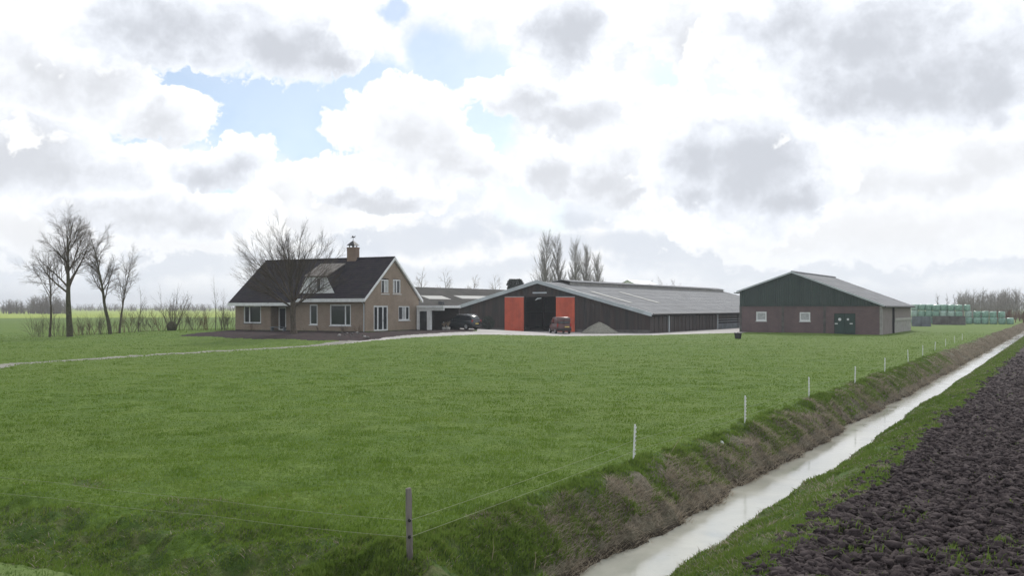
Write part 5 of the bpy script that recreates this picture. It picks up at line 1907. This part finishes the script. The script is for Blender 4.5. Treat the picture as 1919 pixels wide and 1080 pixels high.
# ------------------------------------------------------------------ electric fence
def fence():
    p = on_ground(768.5, 1055, 0.0)
    p = ground_hit(768.5, 1055)
    gz = p.z
    t = thing("fence_post", (p.x, p.y, gz - .1), 0, "thick weathered wooden fence post at the corner of the pasture", "post")
    top = at(766.5, 916.5, p.y).z - gz + .1
    mb = MB()
    r = random.Random(3)
    pts = [(-.018 * (z / top) + r.uniform(-.003, .003), 0, z) for z in np.linspace(0, top, 9)]
    mb.tube(pts, [.037, .038, .037, .039, .037, .037, .038, .038, .034], 12)
    mb.build("shaft", M["wood_post"], t)
    mb = MB(); mb.tube([(-.018, 0, top - .002), (-.02, 0, top + .008)], [.030, .018], 10); mb.build("worn_top", M["wood_post"], t)
    zr = [at(768, 974, p.y).z, at(768, 1005, p.y).z]
    for z in zr:
        mb = MB(); mb.tube([(.0, -.03, z - gz + .1), (.0, -.075, z - gz + .1)], .02, 8); mb.build("insulator", M["trim"], t)
    corner = Vector((p.x - .0, p.y - .07, 0))
    # white plastic posts, one mesh shared by every copy
    def proto(h):
        mb = MB()
        mb.prism([(-.016, -.005, 0), (-.004, -.014, 0), (.004, -.014, 0), (.016, -.005, 0), (.016, .008, 0), (-.016, .008, 0)], (0, 0, h))
        k = 0; z = .16
        while z < h - .05:
            mb.box(.0165, .034, -.006, .006, z, z + .022); mb.box(.028, .034, -.006, .006, z + .0225, z + .045)
            z += .085
        return mb
    spots = [(1187, 863, 796), (1396, 793, 742), (1516, 745, 707), (1602, 720, 687), (1658, 697, 671), (1702, 677.5, 656), (1729, 667, 647), (1752, 656, 641), (1772, 649, 635), (1789, 642, 630), (1803, 637, 626)]
    words_ = ["first", "second", "third", "fourth", "fifth", "sixth", "seventh", "eighth", "ninth", "tenth", "eleventh"]
    bases = []
    base_o = None
    for i, (px, yb, yt) in enumerate(spots):
        q = ground_hit(px, yb + 1)
        gz = q.z
        h = at(px, yt, q.y).z - gz + .05
        if base_o is None:
            base_o = proto(h).build("plastic_post", M["plastic_white"], None); o = base_o; h0 = h
        else:
            o = base_o.copy(); COL.objects.link(o); o.scale = (1, 1, h / h0)
        o.location = (q.x, q.y, gz - .05)
        o.rotation_euler = (math.radians(r.uniform(-2, 2)), math.radians(r.uniform(-2.5, 2.5)), math.radians(r.uniform(-30, 30)))
        tag(o, f"{words_[i]} white plastic fence post along the ditch counted from the wooden post", "post", "white plastic fence posts along the ditch")
        bases.append((q, h - .05, gz))

    def rope(name, pts, label, rad):
        out = []
        for a, b in zip(pts, pts[1:]):
            for k in range(10):
                s = k / 10
                c = a.lerp(b, s); c.z -= 4 * s * (1 - s) * .02
                out.append(c)
        out.append(pts[-1])
        mb = MB(); mb.tube(out, rad, 5)
        o = mb.build(name, M["rope"], None)
        tag(o, label, "rope", "electric fence ropes")
    for j, (frac, lab) in enumerate(((.56, "upper pale fence rope along the ditch from the wooden post"), (.27, "lower pale fence rope along the ditch from the wooden post"))):
        pts = [Vector((corner.x, corner.y, zr[j]))]
        for q, h, gz in bases: pts.append(Vector((q.x + .03, q.y, gz + h * frac)))
        rope("fence_rope", pts, lab, .0032)
    # ropes to the left, along the road side of the pasture, to further posts outside the frame
    for j, lab in ((0, "upper pale fence rope running left from the wooden post"), (1, "lower pale fence rope running left from the wooden post")):
        e = at(100, (905, 935)[j], 13.3); mid = at(400, (938, 968)[j], 12.0)
        far = e + (e - mid) * 1.6
        rope("fence_rope", [Vector((corner.x, corner.y, zr[j])), mid, e, far], lab, .0026)
    far.z = 0
    o = base_o.copy(); COL.objects.link(o); o.location = (far.x, far.y, zof(far.x, far.y) - .05)
    tag(o, "white plastic fence post on the road side of the pasture", "post", "white plastic fence posts along the road")


fence()

# ------------------------------------------------------------------ bits lying on the bank
q = ground_hit(1352, 835)
mb = MB(); rr = random.Random(2)
for zz, k in ((0, 1), (.05, 1.05), (.10, .7), (.12, .3)):
    for j in range(8): mb.v.append((math.cos(j * .785) * .05 * k * rr.uniform(.8, 1.2), math.sin(j * .785) * .04 * k, zz * .8))
for i in range(3):
    for j in range(8): mb.f.append((i * 8 + j, i * 8 + (j + 1) % 8, (i + 1) * 8 + (j + 1) % 8, (i + 1) * 8 + j))
mb.f.append(tuple(24 + j for j in range(8)))
o = mb.build("white_stone", M["plastic_white"], None); o.location = (q.x, q.y, zof(q.x, q.y))
tag(o, "small white stone lying at the top of the ditch bank", "stone")
for (px, py, tx, ty, lab, nm) in ((1255, 849, 1278, 818, "thin dry reed stalk leaning right by the first white post", "reed_stalk"), (1185, 938, 1172, 905, "bent pale stalk on the bank below the first white post", "reed_stalk"),
                              (921, 1050, 924, 1012, "short dry stalk on the grass between the wooden post and the water", "reed_stalk"), (1000, 1070, 1003, 1035, "short dry stalk low on the bank near the water", "reed_stalk")):
    q = ground_hit(px, py); e = at(tx, ty, q.y - .15)
    mb = MB(); m_ = q.lerp(e, .5) + Vector((.02, 0, .02)); mb.tube([q - Vector((0, 0, .05)), m_, e], [.006, .005, .003], 5)
    o = mb.build(nm, M["straw"], None); tag(o, lab, "stalk", "dry reed stalks on the bank")


# ------------------------------------------------------------------ grass, straw and clods: real blades and lumps
def blades(name, label, n, rmin, rmax, zone_ok, hmin, hmax, wmul, mat_, seed, amax=37.5, flat=0.0, clump=0.0, strip=None, power=1.0, tussock=False):
    r = np.random.default_rng(seed)
    a = np.radians(r.uniform(-amax, amax, n))
    u = r.uniform(0, 1, n)
    if power == 0: R = np.sqrt(rmin ** 2 + u * (rmax ** 2 - rmin ** 2))
    else: R = rmin * (rmax / rmin) ** u
    x, y = R * np.sin(a), R * np.cos(a)
    if strip:      # along the ditch, between two offsets from it
        y = R
        x = 0.61 * y + 1.171 * r.uniform(strip[0], strip[1], n)
        R = np.hypot(x, y)
    ok = zone_ok(x, y)
    if clump > 0:
        ok &= np_noise(x * 1.7, y * 1.7, seed + 5, 3, .55) + r.uniform(-.15, .15, n) > clump
    x, y, R = x[ok], y[ok], R[ok]
    n = len(x)
    z = height(x, y)
    h = r.uniform(hmin, hmax, n) * (0.35 + 1.3 * np_noise(x * 1.3, y * 1.3, seed + 9, 3, .6))
    tall = sstep(.60, .70, np_noise(x * 1.5, y * 1.5, seed + 77, 3, .55))
    if tussock: h = h * (1 + .5 * tall)
    w = wmul * (.0035 + .00030 * R)
    az = r.uniform(0, 2 * np.pi, n)
    lean = np.abs(r.normal(0, .45, n)) + flat
    wind = np.array([.5, .1])
    dx = np.cos(az) * np.sin(lean) + wind[0] * .2; dy = np.sin(az) * np.sin(lean) + wind[1] * .2
    dz = np.cos(np.minimum(lean, 1.45))
    d = np.stack([dx, dy, dz], -1); d /= np.linalg.norm(d, axis=1)[:, None]
    b = np.stack([x, y, z - .015], -1)
    ba = r.uniform(0, np.pi, n)
    s = np.stack([np.cos(ba), np.sin(ba), np.zeros(n)], -1) * w[:, None]
    mid = b + d * (h * .55)[:, None]
    d2 = d * [1.35, 1.35, .62]
    tip = mid + d2 * (h * .5)[:, None]
    V = np.stack([b - s, b + s, mid + s * .75, mid - s * .75, tip], 1).reshape(-1, 3)
    i = np.arange(n)[:, None] * 5
    F = np.concatenate([np.concatenate([i, i + 1, i + 2], 1), np.concatenate([i, i + 2, i + 3], 1), np.concatenate([i + 3, i + 2, i + 4], 1)], 0)
    tv = .52 * r.uniform(0, 1, n) + .30 * np_noise(x * .55, y * .75, seed + 31, 4, .6) + .30 * np_noise(x * 2.2, y * 2.6, seed + 33, 3, .6)
    if tussock: tv = tv - .16 * tall
    tint = np.repeat(np.clip((tv - .1) * 1.1, 0, 1), 5)
    o = raw_mesh(name, V, F, mat_, None, False, {"tint": tint})
    tag(o, label, "grass", None, "stuff")
    return o


MB_pasture = blade_mat("pasture_blades", (0.106, 0.181, 0.029), (0.166, 0.250, 0.043), (0.245, 0.250, 0.094))
MB_bank = blade_mat("bank_blades", (0.098, 0.166, 0.032), (0.155, 0.225, 0.048), (0.25, 0.215, 0.11))
MB_straw = blade_mat("dry_bank_stems", (0.22, 0.185, 0.14), (0.37, 0.32, 0.25), (0.13, 0.105, 0.08), 0.2)
MB_verge = blade_mat("verge_blades", (0.12, 0.20, 0.05), (0.16, 0.23, 0.07), (0.24, 0.24, 0.12))

Z = lambda k: (lambda x, y: zones(x, y) == k)
near_bank = lambda x, y: (zones(x, y) == 0) | ((zones(x, y) == 1) & (ditch_o(x, y) < -6.9))
fade = lambda x, y: near_bank(x, y) & (np.hypot(x, y) + (np.random.default_rng(3).uniform(0, 1, x.shape)) ** 2 * 60 < 128)
blades("pasture_grass", "short bright green pasture grass in front of the farm", 690000, 8.5, 128, fade, .034, .07, 0.95, MB_pasture, 1, tussock=True)
bank_zone = lambda x, y: (zones(x, y) == 1) & (height(x, y) > -0.93)
hollow = lambda x, y: bank_zone(x, y) & (road_q(x, y) < 13.0) & (ditch_o(x, y) < -6.2)
blades("rough_grass", "rough tussocky green grass in the roadside hollow", 200000, 8.0, 24, hollow, .045, .115, 1.1, MB_bank, 2, clump=.42)
blades("dead_tufts", "brown dead tufts among the rough grass of the roadside hollow", 60000, 8.0, 24, hollow, .05, .12, .75, MB_straw, 12, flat=.6, clump=.50)
blades("bank_grass", "green tussocks growing on the field side of the ditch", 120000, 9.5, 60, bank_zone, .05, .125, 1.2, MB_bank, 3, clump=.43, strip=(-7.7, -6.2))
mixed = lambda x, y: bank_zone(x, y) & (road_q(x, y) + (np_noise(x, y, 73, 3) - .5) * 3 > 10.9) & (ditch_o(x, y) + (np_noise(x * .9, y * .9, 71, 3) - .5) * 1.7 > -7.0)
blades("dead_reeds", "flattened pale dead reeds and stems low on the ditch bank", 210000, 10.5, 190, mixed, .07, .24, .62, MB_straw, 4, flat=.7, clump=.38, strip=(-7.4, -5.6))
blades("bank_grass", "grass on the strip between the ditch water and the ploughed soil", 170000, 9.5, 140, bank_zone, .04, .10, 1.1, MB_bank, 5, clump=.34, strip=(-5.0, -2.2))
blades("dead_stems", "brown dead stems mixed into the strip beside the soil", 40000, 9.5, 100, bank_zone, .05, .13, .8, MB_straw, 6, flat=.6, clump=.50, strip=(-4.85, -2.4))
blades("verge_grass", "pale green mown grass on the road verge", 40000, 6.0, 12, Z(3), .03, .07, 1.0, MB_verge, 7)
weedz = lambda x, y: (zones(x, y) == 2) & (road_q(x, y) + np_noise(x * .9, y * .9, 81, 3) * 6 < 17.2)
blades("soil_weeds", "scattered green weeds on the near edge of the ploughed soil", 90000, 9.5, 24, weedz, .05, .12, 1.2, MB_bank, 8, clump=.53)
weedf = lambda x, y: (zones(x, y) == 2)
blades("soil_weeds", "few small green weeds farther out on the ploughed soil", 60000, 14, 60, weedf, .03, .07, 1.0, MB_bank, 9, clump=.66)


def clods():
    r = np.random.default_rng(17)
    n = 105000
    a = np.radians(r.uniform(6, 38.5, n)); u = r.uniform(0, 1, n); R = 10.0 * (7.0) ** u
    x, y = R * np.sin(a), R * np.cos(a)
    ok = (zones(x, y) == 2) | ((soil_edge(x, y) > -3.3) & (road_q(x, y) > 10.0) & (r.uniform(0, 1, n) < .25))
    x, y, R = x[ok], y[ok], R[ok]; n = len(x)
    z = height(x, y)
    s = np.exp(r.normal(np.log(.026), .55, n)) * (1 + R * .006)
    s = np.clip(s, .010, .075)
    oct_ = np.array([[1, 0, 0], [0, 1, 0], [-1, 0, 0], [0, -1, 0], [.1, .1, .75], [.72, .72, .45], [-.72, .72, .4], [-.72, -.72, .45], [.72, -.72, .4]], float)
    F0 = np.array([[0, 5, 8], [0, 1, 5], [1, 6, 5], [1, 2, 6], [2, 7, 6], [2, 3, 7], [3, 8, 7], [3, 0, 8], [5, 6, 4], [6, 7, 4], [7, 8, 4], [8, 5, 4]])
    ang = r.uniform(0, 6.283, n); c, sn = np.cos(ang), np.sin(ang)
    P = oct_[None] * (1 + r.normal(0, .30, (n, 9, 1))) * s[:, None, None] * np.stack([r.uniform(.75, 1.3, n), r.uniform(.75, 1.2, n), r.uniform(.8, 1.4, n)], -1)[:, None, :]
    X = P[..., 0] * c[:, None] - P[..., 1] * sn[:, None] + x[:, None]
    Y = P[..., 0] * sn[:, None] + P[..., 1] * c[:, None] + y[:, None]
    Zz = P[..., 2] + z[:, None] - s[:, None] * .12
    V = np.stack([X, Y, Zz], -1).reshape(-1, 3)
    F = (F0[None] + (np.arange(n) * 9)[:, None, None]).reshape(-1, 3)
    o = raw_mesh("soil_clods", V, F, M_soil, None, False)
    tag(o, "dark clods of turned clay on the ploughed field", "soil", None, "stuff")


clods()


# ------------------------------------------------------------------ thin spring haze
def haze():
    m = bpy.data.materials.new("thin_haze")
    m.use_nodes = True
    N = Net(m.node_tree)
    N.n.clear()
    out = N.node("ShaderNodeOutputMaterial")
    v = N.node("ShaderNodeVolumePrincipled")
    v.inputs["Color"].default_value = (0.86, 0.90, 0.96, 1)
    v.inputs["Density"].default_value = 0.00042
    v.inputs["Anisotropy"].default_value = 0.25
    N.l.new(v.outputs[0], out.inputs["Volume"])
    mb = MB(); mb.box(-2600, 2600, -300, 3200, -2.6, 42.0)
    o = mb.build("haze", m, None)
    o["kind"] = "stuff"
    o["label"] = "thin pale haze over the fields"


haze()
